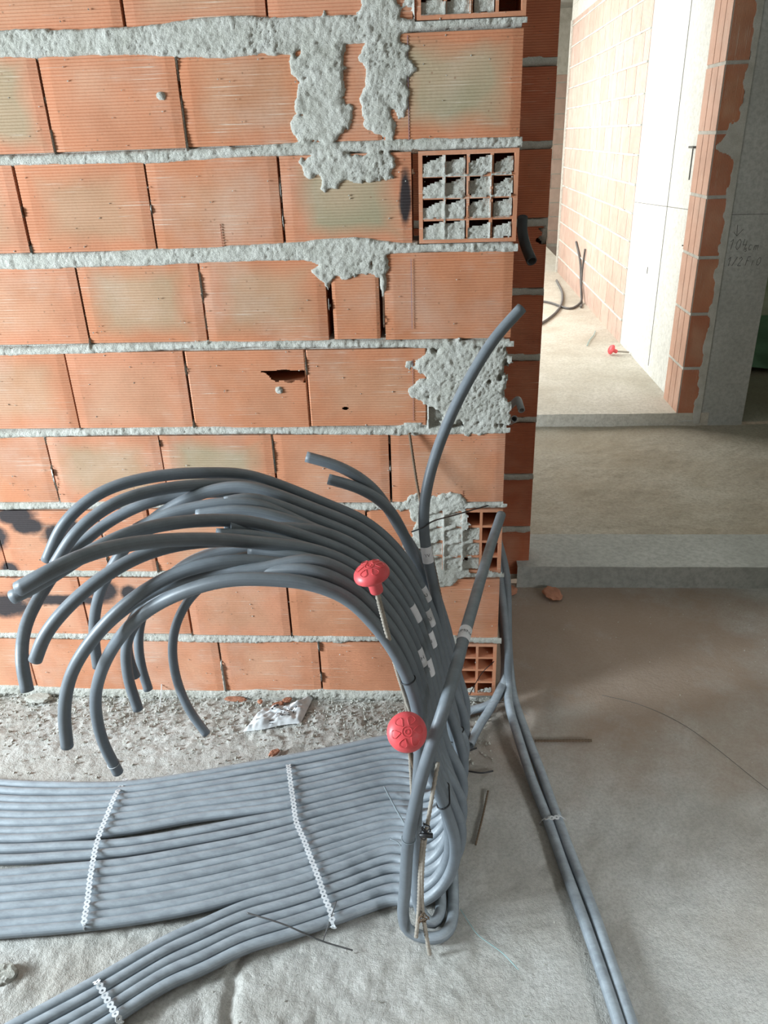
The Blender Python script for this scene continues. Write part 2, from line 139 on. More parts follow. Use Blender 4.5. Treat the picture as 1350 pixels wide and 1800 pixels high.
def brick_material(name, base1, base2, streak=(1, 1, 60), streak_amt=.65, green=True, paint=False, dusty=.5):
    m, nt, bs, nd, lk = mat(name)
    P = objc(nt)
    S2 = (7, 7, 420) if streak[2] > streak[0] else (7, 7, 1)
    at = nd.new('ShaderNodeAttribute'); at.attribute_name = 'rnd'
    sep = nd.new('ShaderNodeSeparateColor'); lk.new(at.outputs['Color'], sep.inputs[0])
    rnd, grn, hue = sep.outputs[0], sep.outputs[1], sep.outputs[2]
    c = mixc(nt, rnd, base1, base2)
    cl = noise(nt, P, 9, 3)
    c = mixc(nt, math_(nt, 'MULTIPLY', ramp(nt, cl, [(.4, g(0)), (.65, g(1))]), .45), c, tuple(v*.72 for v in base1))
    # fired core stain in the middle of a face (uv), by brick
    uv = nd.new('ShaderNodeTexCoord').outputs['UV']
    su = nd.new('ShaderNodeSeparateXYZ'); lk.new(uv, su.inputs[0])
    n1 = noise(nt, P, 7, 2)
    du = math_(nt, 'ABSOLUTE', math_(nt, 'SUBTRACT', su.outputs[0], .5))
    dv = math_(nt, 'ABSOLUTE', math_(nt, 'SUBTRACT', su.outputs[1], .5))
    dd = math_(nt, 'MAXIMUM', du, dv)
    dd = math_(nt, 'ADD', dd, math_(nt, 'MULTIPLY', math_(nt, 'SUBTRACT', n1, .5), .45))
    core = ramp(nt, dd, [(.22, g(1)), (.44, g(0))])
    c = mixc(nt, math_(nt, 'MULTIPLY', core, grn), c, (.34, .30, .19))
    # pale bloom
    bl = ramp(nt, noise(nt, P, 5, 2), [(.42, g(0)), (.7, g(1))])
    c = mixc(nt, math_(nt, 'MULTIPLY', math_(nt, 'MULTIPLY', bl, core), .4), c, (.62, .40, .27))
    # mortar smears dragged along the ribs
    st = noise(nt, mapping(nt, P, streak), 5, 4, .6)
    big = noise(nt, P, 6, 3, .6)
    sm = math_(nt, 'MULTIPLY', ramp(nt, st, [(streak_amt-.05, g(0)), (streak_amt+.0, g(1))]), ramp(nt, big, [(.44, g(0)), (.6, g(1))]))
    c = mixc(nt, math_(nt, 'MULTIPLY', sm, .75), c, (.68, .58, .47))
    du2 = ramp(nt, noise(nt, P, 3, 4, .65), [(.5, g(0)), (.8, g(1))])
    c = mixc(nt, math_(nt, 'MULTIPLY', du2, dusty), c, (.60, .50, .42))
    # crumbs
    vo = nd.new('ShaderNodeTexVoronoi'); vo.inputs['Scale'].default_value = 55; lk.new(P, vo.inputs['Vector'])
    vr = math_(nt, 'LESS_THAN', vo.outputs['Distance'], .13)
    pick = math_(nt, 'GREATER_THAN', noise(nt, P, 22, 2), .56)
    c = mixc(nt, math_(nt, 'MULTIPLY', math_(nt, 'MULTIPLY', vr, pick), .6), c, (.25, .13, .07))
    if paint:
        sx = nd.new('ShaderNodeSeparateXYZ'); lk.new(P, sx.inputs[0])
        X, Z = sx.outputs[0], sx.outputs[2]
        warp = math_(nt, 'MULTIPLY', math_(nt, 'SUBTRACT', noise(nt, P, 14, 4, .65), .5), 1.1)
        tot = None
        for (cx, cz, rx, rz) in PAINT:
            a_ = math_(nt, 'DIVIDE', math_(nt, 'SUBTRACT', X, cx), rx); b_ = math_(nt, 'DIVIDE', math_(nt, 'SUBTRACT', Z, cz), rz)
            d2 = math_(nt, 'SQRT', math_(nt, 'ADD', math_(nt, 'MULTIPLY', a_, a_), math_(nt, 'MULTIPLY', b_, b_)))
            d2 = math_(nt, 'SUBTRACT', 1.15, math_(nt, 'ADD', d2, warp))
            tot = d2 if tot is None else math_(nt, 'MAXIMUM', tot, d2)
        pm = ramp(nt, tot, [(-.05, g(0)), (.45, g(1))])
        c = mixc(nt, math_(nt, 'MULTIPLY', pm, .97), c, (.018, .018, .022))
    lk.new(c, bs.inputs['Base Color']); bs.inputs['Roughness'].default_value = .78
    bump(nt, bs, noise(nt, P, 160, 3, .6), .25, .002)
    return m
PAINT = [(-.072, 1.43, .014, .06), (-1.30, .70, .045, .12), (-1.155, .60, .055, .03), (-1.19, .63, .07, .03), (-1.075, .565, .05, .045), (-1.03, .59, .03, .03), (-1.27, .56, .05, .05),
         (-1.20, .385, .05, .035), (-1.245, .455, .03, .03), (-.985, .385, .05, .04), (-1.30, .33, .09, .045), (-1.1, .35, .14, .02), (-.9, .375, .03, .03)]
M = {}
M['brick'] = brick_material('brick_orange', (.55, .225, .11), (.60, .27, .155), paint=True)
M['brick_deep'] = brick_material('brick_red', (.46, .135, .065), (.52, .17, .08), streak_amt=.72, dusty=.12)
M['brick_pale'] = brick_material('brick_pale', (.56, .40, .33), (.62, .47, .40), streak=(10, 10, 1), dusty=.5)
M['brick_side'] = brick_material('brick_side', (.50, .29, .20), (.54, .33, .24), streak=(60, 60, 1), dusty=.3)
M['brick_jamb'] = brick_material('brick_jamb', (.46, .17, .09), (.50, .21, .11), streak=(60, 60, 1), dusty=.2)
def rough_material(name, cols, scale, bumps, rough=.92, warm=None, dust_shade=False):
    m, nt, bs, nd, lk = mat(name); P = objc(nt)
    c = ramp(nt, noise(nt, P, scale, 5, .6), [(.3, cols[0]), (.5, cols[1]), (.72, cols[2])])
    fine = noise(nt, P, scale*22, 3, .7)
    c = mixc(nt, ramp(nt, fine, [(.35, g(.45)), (.6, g(0))]), c, tuple(v*.62 for v in cols[0]))
    if warm:
        c = mixc(nt, math_(nt, 'MULTIPLY', ramp(nt, noise(nt, P, 1.7, 4, .6), [(.44, g(0)), (.68, g(1))]), warm[1]), c, warm[0])
    if dust_shade:   # brick dust near the set-back wall, plus painted brown shade over the right floor
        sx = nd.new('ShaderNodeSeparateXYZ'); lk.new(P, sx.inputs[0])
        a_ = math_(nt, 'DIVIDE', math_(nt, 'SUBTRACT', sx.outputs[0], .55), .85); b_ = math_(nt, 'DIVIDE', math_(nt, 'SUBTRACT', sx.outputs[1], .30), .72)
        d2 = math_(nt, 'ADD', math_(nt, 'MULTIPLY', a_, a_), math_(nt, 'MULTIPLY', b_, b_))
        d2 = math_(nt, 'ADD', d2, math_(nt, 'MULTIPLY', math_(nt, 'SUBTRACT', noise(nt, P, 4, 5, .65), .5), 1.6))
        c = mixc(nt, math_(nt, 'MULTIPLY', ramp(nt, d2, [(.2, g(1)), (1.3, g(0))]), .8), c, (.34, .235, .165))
    lk.new(c, bs.inputs['Base Color']); bs.inputs['Roughness'].default_value = rough
    h = math_(nt, 'ADD', noise(nt, P, bumps[0], 5, .65), math_(nt, 'MULTIPLY', noise(nt, P, bumps[0]*4.5, 3, .6), .4))
    bump(nt, bs, h, bumps[1], bumps[2])
    return m
M['mortar'] = rough_material('mortar', ((.55, .54, .47), (.68, .67, .60), (.78, .77, .71)), 16, (260, 1.0, .005))
M['floor'] = rough_material('rough_concrete', ((.43, .415, .38), (.52, .51, .475), (.62, .61, .58)), 6, (90, .75, .006), warm=((.40, .33, .25), .35), dust_shade=True)
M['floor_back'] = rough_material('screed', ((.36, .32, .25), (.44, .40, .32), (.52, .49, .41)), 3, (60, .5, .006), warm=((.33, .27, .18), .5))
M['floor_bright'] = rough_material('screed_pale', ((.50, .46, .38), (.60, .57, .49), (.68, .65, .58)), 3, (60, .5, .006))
M['concrete'] = rough_material('cast_concrete', ((.36, .37, .34), (.44, .45, .42), (.52, .53, .50)), 2.2, (40, .25, .004))
M['concrete_light'] = rough_material('cast_concrete_light', ((.60, .61, .56), (.68, .69, .64), (.74, .75, .70)), 2.2, (40, .2, .004))
def plain(name, col, rough=.5, metal=0, bumpv=None, alpha=None, trans=None, sheen=None):
    m, nt, bs, nd, lk = mat(name); P = objc(nt)
    n = noise(nt, P, 30, 3)
    c = mixc(nt, ramp(nt, n, [(.35, g(0)), (.7, g(1))]), tuple(v*.85 for v in col), tuple(min(1, v*1.12) for v in col))
    lk.new(c, bs.inputs['Base Color']); bs.inputs['Roughness'].default_value = rough; bs.inputs['Metallic'].default_value = metal
    if trans: bs.inputs['Transmission Weight'].default_value = trans
    if bumpv: bump(nt, bs, noise(nt, P, bumpv[0], 3), bumpv[1], bumpv[2])
    return m
def conduit_material(name, base, dust_shade, amt):
    m, nt, bs, nd, lk = mat(name); P = objc(nt)
    geo = nd.new('ShaderNodeNewGeometry'); sn = nd.new('ShaderNodeSeparateXYZ'); lk.new(geo.outputs['True Normal'], sn.inputs[0])
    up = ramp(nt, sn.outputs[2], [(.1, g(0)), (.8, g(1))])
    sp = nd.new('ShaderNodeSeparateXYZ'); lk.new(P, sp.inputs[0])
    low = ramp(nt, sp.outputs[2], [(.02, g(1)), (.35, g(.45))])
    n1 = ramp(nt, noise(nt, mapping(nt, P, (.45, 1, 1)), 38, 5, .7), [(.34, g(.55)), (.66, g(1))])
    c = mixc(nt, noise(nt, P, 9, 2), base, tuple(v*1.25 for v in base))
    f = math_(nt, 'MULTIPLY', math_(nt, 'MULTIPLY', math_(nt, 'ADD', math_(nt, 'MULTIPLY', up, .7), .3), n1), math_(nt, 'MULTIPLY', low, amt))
    c = mixc(nt, f, c, dust_shade)
    lk.new(c, bs.inputs['Base Color']); bs.inputs['Roughness'].default_value = .46
    bs.inputs['Specular IOR Level'].default_value = .45
    bump(nt, bs, noise(nt, P, 70, 3), .08, .002)
    return m
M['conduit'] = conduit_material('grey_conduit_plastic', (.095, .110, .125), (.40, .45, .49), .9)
M['conduit_pale'] = plain('pale_conduit_plastic', (.34, .35, .36), .5)
M['conduit_dark'] = plain('black_conduit_plastic', (.03, .035, .04), .5)
M['paper'] = plain('white_paper_label', (.78, .76, .78), .6)
M['ink'] = plain('dark_ink', (.03, .03, .035), .6)
M['pencil'] = plain('pencil_mark', (.10, .10, .09), .8)
M['chalk'] = plain('blue_chalk', (.22, .17, .26), .9)
M['red'] = plain('red_plastic', (.80, .10, .11), .42)
M['red'].node_tree.nodes['Principled BSDF'].inputs['Subsurface Weight'].default_value = .0
M['rust'] = plain('rusty_steel', (.17, .115, .075), .8, .3, (300, .5, .002))
M['dusty_steel'] = plain('dusty_steel', (.36, .32, .27), .8, .2, (300, .5, .002))
M['tie_black'] = plain('black_nylon', (.018, .018, .02), .45)
M['tie_grey'] = plain('grey_nylon', (.20, .24, .26), .5)
M['wire'] = plain('steel_wire', (.12, .12, .12), .5, .6)
M['strap'] = plain('galvanised_strap', (.70, .73, .75), .42, .0)
M['white_plastic'] = plain('white_film', (.70, .72, .73), .85)
M['string_blue'] = plain('teal_string', (.30, .46, .47), .7)
M['chip'] = plain('brick_chip', (.45, .20, .12), .85, 0, (120, .6, .003))
M['dark_cavity'] = plain('brick_inside', (.30, .11, .06), .9)
M['green_light'] = plain('green_light_sheet', (.10, .22, .12), .5)  # colour of the added patch that imitates green light
M['cord'] = plain('grey_cord', (.10, .10, .10), .6)
# ---------------------------------------------------------------- mesh helpers
def link(name, me, m, parent=None):
    o = bpy.data.objects.new(name, me); C.objects.link(o)
    for mm in (m if isinstance(m, (list, tuple)) else [m]): me.materials.append(mm)
    if parent is not None: o.parent = parent
    return o
def tag(o, label, cat, group=None):
    o['label'] = label; o['category'] = cat
    if group: o['group'] = group
    return o
def struct(o): o['kind'] = 'structure'; return o
def smooth(me): me.polygons.foreach_set('use_smooth', [True]*len(me.polygons))
class MB:
    def __init__(s): s.v = []; s.f = []; s.mi = []; s.uv = []; s.at = []
    def add(s, vs, fs, mi=0, uvs=None, at=(.5, 0, .5)):
        k = len(s.v); s.v += [tuple(p) for p in vs]
        for q, f in enumerate(fs):
            s.f.append(tuple(i+k for i in f)); s.mi.append(mi); s.at.append(at)
            s.uv.append([uvs[i] for i in f] if uvs else [(0, 0)]*len(f))
    def box(s, x0, x1, y0, y1, z0, z1, mi=0, at=(.5, 0, .5)):
        v = [(x, y, z) for x in (x0, x1) for y in (y0, y1) for z in (z0, z1)]
        s.add(v, [(0, 1, 3, 2), (4, 6, 7, 5), (0, 4, 5, 1), (2, 3, 7, 6), (0, 2, 6, 4), (1, 5, 7, 3)], mi, None, at)
    def build(s, name, m, parent=None, sm=False):
        me = bpy.data.meshes.new(name); me.from_pydata(s.v, [], s.f)
        o = link(name, me, m, parent)
        me.polygons.foreach_set('material_index', s.mi)
        uvl = me.uv_layers.new(name='uv'); flat = [c for f in s.uv for p in f for c in p]
        uvl.data.foreach_set('uv', flat)
        a = me.attributes.new('rnd', 'FLOAT_COLOR', 'FACE')
        a.data.foreach_set('color', [c for t in s.at for c in (*t, 1.0)])
        if sm: smooth(me)
        me.update(); return o
def catmull(P, step=.012):
    P = [Vector(p) for p in P]; out = []
    P = [P[0]*2-P[1]] + P + [P[-1]*2-P[-2]]
    for i in range(1, len(P)-2):
        p0, p1, p2, p3 = P[i-1:i+3]
        t0 = 0; t1 = t0+max(1e-6, (p1-p0).length**.5); t2 = t1+max(1e-6, (p2-p1).length**.5); t3 = t2+max(1e-6, (p3-p2).length**.5)
        n = max(2, int((p2-p1).length/step))
        for k in range(n):
            t = t1+(t2-t1)*k/n
            A1 = p0*((t1-t)/(t1-t0))+p1*((t-t0)/(t1-t0)); A2 = p1*((t2-t)/(t2-t1))+p2*((t-t1)/(t2-t1)); A3 = p2*((t3-t)/(t3-t2))+p3*((t-t2)/(t3-t2))
            B1 = A1*((t2-t)/(t2-t0))+A2*((t-t0)/(t2-t0)); B2 = A2*((t3-t)/(t3-t1))+A3*((t-t1)/(t3-t1))
            out.append(B1*((t2-t)/(t2-t1))+B2*((t-t1)/(t2-t1)))
    out.append(P[-2]); return out
def relax(pts, n):
    pts = [p.copy() for p in pts]
    for _ in range(n):
        q = [pts[0]] + [(pts[i-1]+pts[i]*2+pts[i+1])/4 for i in range(1, len(pts)-1)] + [pts[-1]]
        pts = q
    return pts
def frames(pts):
    T = []
    for i in range(len(pts)):
        t = (pts[min(i+1, len(pts)-1)]-pts[max(i-1, 0)]); T.append(t.normalized())
    n = T[0].orthogonal().normalized(); F = []
    for t in T:
        n = (n - t*n.dot(t)).normalized(); F.append((t, n, t.cross(n)))
    return F
def sweep(mb, pts, rad, seg=14, hollow=0.0, cap=True, twist=0.0, rib=0.0, mi=0):
    """a round bar or tube along pts; hollow > 0 leaves the ends open to a bore"""
    F = frames(pts); rings = []; V = []
    R = rad if callable(rad) else (lambda i: rad)
    for i, (p, (t, n, b_)) in enumerate(zip(pts, F)):
        for k in range(seg):
            a = 2*PI*k/seg; rr = R(i)
            if rib: rr = rr*(1 + rib*max(0, math.cos(2*a + twist*i)) )
            V.append(p + (n*math.cos(a)+b_*math.sin(a))*rr)
    m = len(pts); Fs = []
    for i in range(m-1):
        for k in range(seg):
            k2 = (k+1) % seg; Fs.append((i*seg+k, i*seg+k2, (i+1)*seg+k2, (i+1)*seg+k))
    if hollow > 0:
        for end in (0, 1):
            idx = 0 if end == 0 else m-1
            depth = [idx + (j if end == 0 else -j) for j in (0, min(4, m//3))]
            base = len(V)
            for d in depth:
                p = pts[d]; t, n, b_ = F[d]
                for k in range(seg):
                    a = 2*PI*k/seg; V.append(p+(n*math.cos(a)+b_*math.sin(a))*R(d)*hollow)
            for k in range(seg):
                k2 = (k+1) % seg
                q = (idx*seg+k, idx*seg+k2, base+k2, base+k); q2 = (base+k, base+k2, base+seg+k2, base+seg+k)
                Fs.append(q if end else q[::-1]); Fs.append(q2 if end else q2[::-1])
            Fs.append(tuple(base+seg+k for k in range(seg)))
    elif cap:
        Fs.append(tuple(range(seg-1, -1, -1))); Fs.append(tuple((m-1)*seg+k for k in range(seg)))
    mb.add(V, Fs, mi)
def tube(name, P, rad, m, parent=None, step=.012, seg=14, hollow=0.0, rel=0, **kw):
    pts = relax(catmull(P, step), rel); mb = MB(); sweep(mb, pts, rad, seg, hollow, **kw)
    o = mb.build(name, m, parent, True)
    for p in o.data.polygons:
        if len(p.vertices) > 4: p.use_smooth = False
    return o, pts
# ---------------------------------------------------------------- brick walls
def rib_face(mb, x0, x1, z0, z1, y, at, pitch=.0063, depth=.0013, vert=False, holes=None, mi=0, na=14):
    """ribbed brick face in the plane y, ribs along x (or along z when vert)"""
    L = (x1-x0) if vert else (z1-z0)
    n = max(3, int(L/pitch)); prof = []
    for k in range(n):
        a = k/n
        prof += [(a, 1), (a+.22/n, 0), (a+.80/n, 0)]
    prof.append((1, 1)); prof[0] = (0, 1.6)
    V = []; U = []
    for j in range(na+1):
        e = j/na
        for (a, d) in prof:
            edge = 1.5 if j in (0, na) else 0
            dd = y + depth*(d+edge)
            if vert: V.append((x0+(x1-x0)*a, dd, z0+(z1-z0)*e)); U.append((a, e))
            else: V.append((x0+(x1-x0)*e, dd, z0+(z1-z0)*a)); U.append((e, a))
    m_ = len(prof); Fs = []
    for j in range(na):
        for k in range(m_-1):
            q = (j*m_+k, (j+1)*m_+k, (j+1)*m_+k+1, j*m_+k+1)
            cx = sum(V[i][0] for i in q)/4; cz = sum(V[i][2] for i in q)/4
            if holes and holes(cx, cz): continue
            Fs.append(q if not vert else q[::-1])
    mb.add(V, Fs, mi, U, at)
def brick(mb, x0, x1, z0, z1, y=0.0, dep=.14, at=(.5, 0, .5), vert=False, holes=None, mi=0):
    rib_face(mb, x0, x1, z0, z1, y, at, vert=vert, holes=holes, mi=mi, na=(90 if holes else 14))
    yy = y+.0032
    v = [(x, q, z) for x in (x0, x1) for q in (yy, y+dep) for z in (z0, z1)]
    fs = [(0, 1, 3, 2), (4, 6, 7, 5), (2, 3, 7, 6), (0, 2, 6, 4), (1, 5, 7, 3)]
    if holes is None: pass
    mb.add(v, fs, mi, None, at)
def hollow_brick(mb, x0, x1, z0, z1, y, dep, nx, nz, t=.009, w=.0065, at=(.5, 0, .5), mi=0, mi_in=0):
    mb.box(x0, x0+t, y, y+dep, z0, z1, mi, at); mb.box(x1-t, x1, y, y+dep, z0, z1, mi, at)
    mb.box(x0+t, x1-t, y, y+dep, z0, z0+t, mi, at); mb.box(x0+t, x1-t, y, y+dep, z1-t, z1, mi, at)
    cells = []
    iw = (x1-x0-2*t-(nx-1)*w)/nx; ih = (z1-z0-2*t-(nz-1)*w)/nz
    for i in range(1, nx): mb.box(x0+t+i*iw+(i-1)*w, x0+t+i*iw+i*w, y+.0005, y+dep-.001, z0+t, z1-t, mi, at)
    for j in range(1, nz):
        zz = z0+t+j*ih+(j-1)*w
        for i in range(nx):
            xx = x0+t+i*(iw+w); mb.box(xx, xx+iw, y+.001, y+dep-.001, zz, zz+w, mi, at)
    for j in range(nz):
        for i in range(nx):
            xx = x0+t+i*(iw+w); zz = z0+t+j*(ih+w); cells.append((xx, xx+iw, zz, zz+ih))
    mb.box(x0, x1, y+dep, y+dep+.004, z0, z1, mi_in, at)
    return cells
ZB = [1.985, 1.760, 1.536, 1.321, 1.099, .875, .659, .440, .220, .010]
XR = .175
COURSES = [  # joints of each course, left to right (x of the brick ends)
 [-1.60, -1.275, -.968, -.661, -.355, -.047],
 [-1.80, -1.475, -1.170, -.865, -.559, -.259, -.119, XR],
 [-1.58, -1.280, -.972, -.663, -.357, -.056],
 [-1.79, -1.485, -1.178, -.872, -.569, -.261, -.130, XR],
 [-1.55, -1.250, -.944, -.637, -.328, -.024],
 [-1.66, -1.355, -1.048, -.737, -.433, -.126, XR],
 [-1.56, -1.252, -.948, -.804, -.500, -.195, -.047],
 [-1.66, -1.352, -1.049, -.736, -.434, -.126, XR],
 [-1.57, -1.265, -.962, -.660, -.356, -.050]]
GREEN = {(1, 3): .0, (1, 2): .75, (1, 6): .95, (2, 4): .95, (2, 1): .35, (2, 2): .4, (3, 3): .6, (3, 4): .45, (5, 2): .6, (5, 3): .85, (0, 3): .3, (4, 1): .35, (1, 4): .2, (3, 2): .15}
XS = {0: XR+.006, 1: XR+.004, 2: XR+.004, 3: XR+.002, 4: XR, 5: XR-.001, 6: XR-.001, 7: XR-.001, 8: XR-.003}
def hole_main(x, z):
    # broken opening in the face of one brick
    a = (x+.415)/.055; b_ = (z-1.026)/.013
    top = 1.036; 
    if not (-.443 < x < -.334): return False
    t = (x+.443)/.109
    zl = top - .004 - .026*min(1, t*2.6) + .004*math.sin(t*17)
    return zl < z < top - .002*math.sin(t*9)
mb = MB(); rb = random.Random(3)
gapw = .0035
for c, js in enumerate(COURSES):
    z1 = ZB[c]-.0115; z0 = ZB[c+1]+.0115
    for i in range(len(js)-1):
        x0, x1 = js[i]+gapw*(.6+rb.random()*.9), js[i+1]-gapw*(.3+rb.random()*.6)
        if c == 3 and i == 4: x1 -= .004
        if c == 3 and i == 5: x0 += .005; x1 -= .006
        if x1 > .1: x1 = XS[c]
        y = rb.uniform(-.0018, .0018)
        at = (rb.random(), GREEN.get((c, i), rb.choice([0, .05, .15])), rb.random())
        brick(mb, x0, x1, z0+rb.uniform(-.002, .002), z1+rb.uniform(-.002, .002), y, .14, at, holes=hole_main if (c, i) == (4, 3) else ((lambda x, z: ((x+.235)/.0075)**2+((z-.935)/.0045)**2 < 1) if (c, i) == (4, 4) else None))
# inside of the broken brick: webs
mb.box(-.60, -.34, .012, .10, 1.052, 1.058); mb.box(-.60, -.34, .012, .10, 1.000, 1.006)
cells = {}
for c, (nx, nz) in {0: (4, 4), 2: (4, 4), 6: (4, 4), 8: (4, 4)}.items():
    z1 = ZB[c]-.0105; z0 = ZB[c+1]+.0105
    x0 = -.0415
    cells[c] = hollow_brick(mb, x0, XS[c]+.001, z0, z1, -.002, .13, nx, nz, at=(.6, .0, .5))
main = mb.build('wall_front', M['brick']); struct(main)
# mortar of that wall, real relief
dx = .0034
gx = np.arange(-1.78, XR+.012, dx); gz = np.arange(-.01, 2.02, dx)
X, Z = np.meshgrid(gx, gz, indexing='ij')
n1 = fbm(X*38, Z*38, 3, 4)-.5; n2 = fbm(X*9, Z*9, 11, 3)-.5
m_ = np.full(X.shape, -1.0)       # signed cover: > 0 where mortar reaches the face
half = [.012]*10; 
for k, zc in enumerate(ZB):
    hw = .0115 + .006*n2 + .004*n1
    if k == 1: hw = hw + .016*sstep(-1.5, -1.0, X)*(1-sstep(-.12, -.04, X)) + .012*np.exp(-((X+.45)/.12)**2)
    if k == 3: hw = hw + .009*(1-sstep(-.16, -.1, X))+.010*np.exp(-((X+.22)/.10)**2)
    if k == 2: hw = hw + .002
    if k == 9: hw = hw + .008
    zz = zc + (.004*np.sin(X*5+k)) 
    if k == 3: zz = zz - .004*(1-sstep(-.16, -.1, X))
    m_ = np.maximum(m_, (hw-np.abs(Z-zz))/.008)
BLOBS = [ # cx, cz, rx, rz
 (-.235, 1.655, .034, .115), (-.245, 1.60, .045, .06), (-.250, 1.72, .06, .05), (-.118, 1.66, .038, .11), (-.105, 1.70, .055, .055), (-.118, 1.60, .03, .05), (-.085, 1.64, .03, .045),
 (-.20, 1.50, .12, .035), (-.24, 1.485, .035, .035), (-.12, 1.785, .045, .045), (-.27, 1.62, .04, .05), (-.29, 1.585, .028, .03), (-.33, 1.735, .08, .02), (-.285, 1.70, .04, .03),
 (-.23, 1.288, .07, .035), (-.135, 1.29, .02, .03), (-.128, 1.245, .009, .03), (-.265, 1.275, .012, .03),
 (.075, .985, .098, .105), (.10, .95, .075, .08), (.02, 1.05, .05, .05), (.12, 1.06, .06, .05), (-.04, .985, .03, .03), (-.02, 1.04, .05, .03),
 (-.01, .575, .075, .09), (-.005, .65, .085, .035), (.04, .60, .05, .07), (.0, .50, .06, .08), (-.04, .66, .055, .03), (.03, .665, .07, .03), (.055, .465, .035, .04), (.0, .435, .07, .03), (.07, .53, .03, .05),
 (.15, .447, .03, .018), (-.60, 1.652, .012, .009), (-.40, .985, .012, .015), (-.06, .89, .04, .012), (.05, 1.865, .09, .03), (-.02, 1.80, .05, .03),
 (-.30, .22, .07, .012), (.02, .22, .05, .02), (-.1, .235, .03, .012), (-1.20, 1.53, .1, .018)]
for (cx, cz, rx, rz) in BLOBS:
    m_ = np.maximum(m_, (1.05 - np.sqrt(((X-cx)/rx)**2+((Z-cz)/rz)**2) + 1.1*n1 + .5*n2)*min(rx, rz)/.010)
# joints with squeezed mortar, patchy
for c, js in enumerate(COURSES):
    for i, xj in enumerate(js[1:]):
        inz = (Z > ZB[c+1]) & (Z < ZB[c]); amt = vnoise(Z*26, np.full_like(Z, c*7+i), 5)
        v = (.003*(amt-.35)*2 - np.abs(X-xj-.0004) + .002*n1)/.004
        m_ = np.where(inz & (xj < XR-.02), np.maximum(m_, v), m_)
recess = np.zeros_like(X)
# hollow bricks: packed with mortar, open slots under each web
FILL = {0: 1.0, 2: 1.0, 6: .6, 8: .12}
rf = random.Random(5); inhollow = np.zeros(X.shape, bool)
for c, cl in cells.items():
    zt, zb_ = ZB[c]-.010, ZB[c+1]+.010
    reg = (X > -.045) & (X < XR+.01) & (Z > zb_) & (Z < zt); inhollow |= reg
    web = reg & (fbm(X*30, Z*30, 40+c, 3) > {0: .34, 2: .22, 6: 2, 8: 2}[c]) & (X > -.033) & (X < XR-.008) & (Z > zb_+.008) & (Z < zt-.008)
    if c == 0: web &= (X < .12)
    inc = np.zeros(X.shape, bool)
    for (a, b_, z0, z1) in cl: inc |= (X > a-.001) & (X < b_+.001) & (Z > z0) & (Z < z1+.001)
    web &= ~inc
    keep = (m_ > 0) & reg if c == 6 else np.zeros(X.shape, bool)
    m_ = np.where(reg, -1, m_)
    m_ = np.where(web, .6, m_)
    for k, (a, b_, z0, z1) in enumerate(cl):
        i = k % 4; j = k//4
        full = rf.random()
        if c == 0 and i == 3: continue
        if c == 8 and j != 0: continue
        if c == 6 and (i == 3 or (i == 2 and j in (3,))): continue
        slot = rf.uniform(.10, .40)*(z1-z0)
        if c == 2 and (i, j) in ((1, 3), (2, 3), (0, 3)): slot = .2*(z1-z0)
        if c == 2 and (i, j) in ((1, 1), (2, 2), (1, 0)): slot = .04*(z1-z0)
        if c == 6: slot = .05*(z1-z0)
        if c == 8: slot = .6*(z1-z0)
        ins = (X > a) & (X < b_) & (Z > z0) & (Z < z1 - slot + .010*n1 + .3*(X-a-.02))
        m_ = np.where(ins, 1.0, m_)
        recess = np.where(ins, .004+.006*rf.random()+.25*np.clip(Z-(z1-slot-.008), 0, 1), recess)
    if c == 6:
        m_ = np.where(keep, 1.2, m_)
cover = sstep(-.25, .55, m_)
bulge = .0022 + .0035*np.clip(m_, 0, 1.4)/1.4
lumps = np.maximum(0, fbm(X*70, Z*70, 21, 3)-.45)*.0075 + (vnoise(X*290, Z*290, 23)-.5)*.0042
ysurf = -(bulge + lumps) + recess
Y = np.where(m_ > -.3, .012*(1-cover)+ysurf*cover, .03)
def grid_mesh(name, X, Y, Z, keep, m, parent=None, flip=False):
    nx, nz = X.shape; idx = np.arange(nx*nz).reshape(nx, nz)
    q = np.stack([idx[:-1, :-1], idx[1:, :-1], idx[1:, 1:], idx[:-1, 1:]], -1).reshape(-1, 4)
    if flip: q = q[:, ::-1]
    if keep is not None:
        k = (keep[:-1, :-1] & keep[1:, :-1] & keep[1:, 1:] & keep[:-1, 1:]).reshape(-1); q = q[k]
    used = np.unique(q); rm = np.full(nx*nz, -1); rm[used] = np.arange(len(used))
    P = np.stack([X, Y, Z], -1).reshape(-1, 3)[used]; q = rm[q]
    me = bpy.data.meshes.new(name); me.vertices.add(len(P)); me.vertices.foreach_set('co', P.astype(np.float32).ravel())
    me.loops.add(q.size); me.loops.foreach_set('vertex_index', q.astype(np.int32).ravel())
    me.polygons.add(len(q)); me.polygons.foreach_set('loop_start', np.arange(0, q.size, 4, dtype=np.int32))
    me.update(calc_edges=True); me.validate(); smooth(me)
    return link(name, me, m, parent)
keep = (m_ > -.32) & ~((X > XR+.003) & (m_ < .3))
grid_mesh('mortar', X, Y, Z, keep, M['mortar'], main)
# backing of the bed joints, so no light passes through the wall
bk = MB()
for k, zc in enumerate(ZB): bk.box(-1.80, XR-.012, .010, .13, max(0, zc-.014), zc+.014)
bk.box(-.022, XR-.01, .012, .13, .885, 1.09)
bk.build('joint_bed', M['mortar'], main)
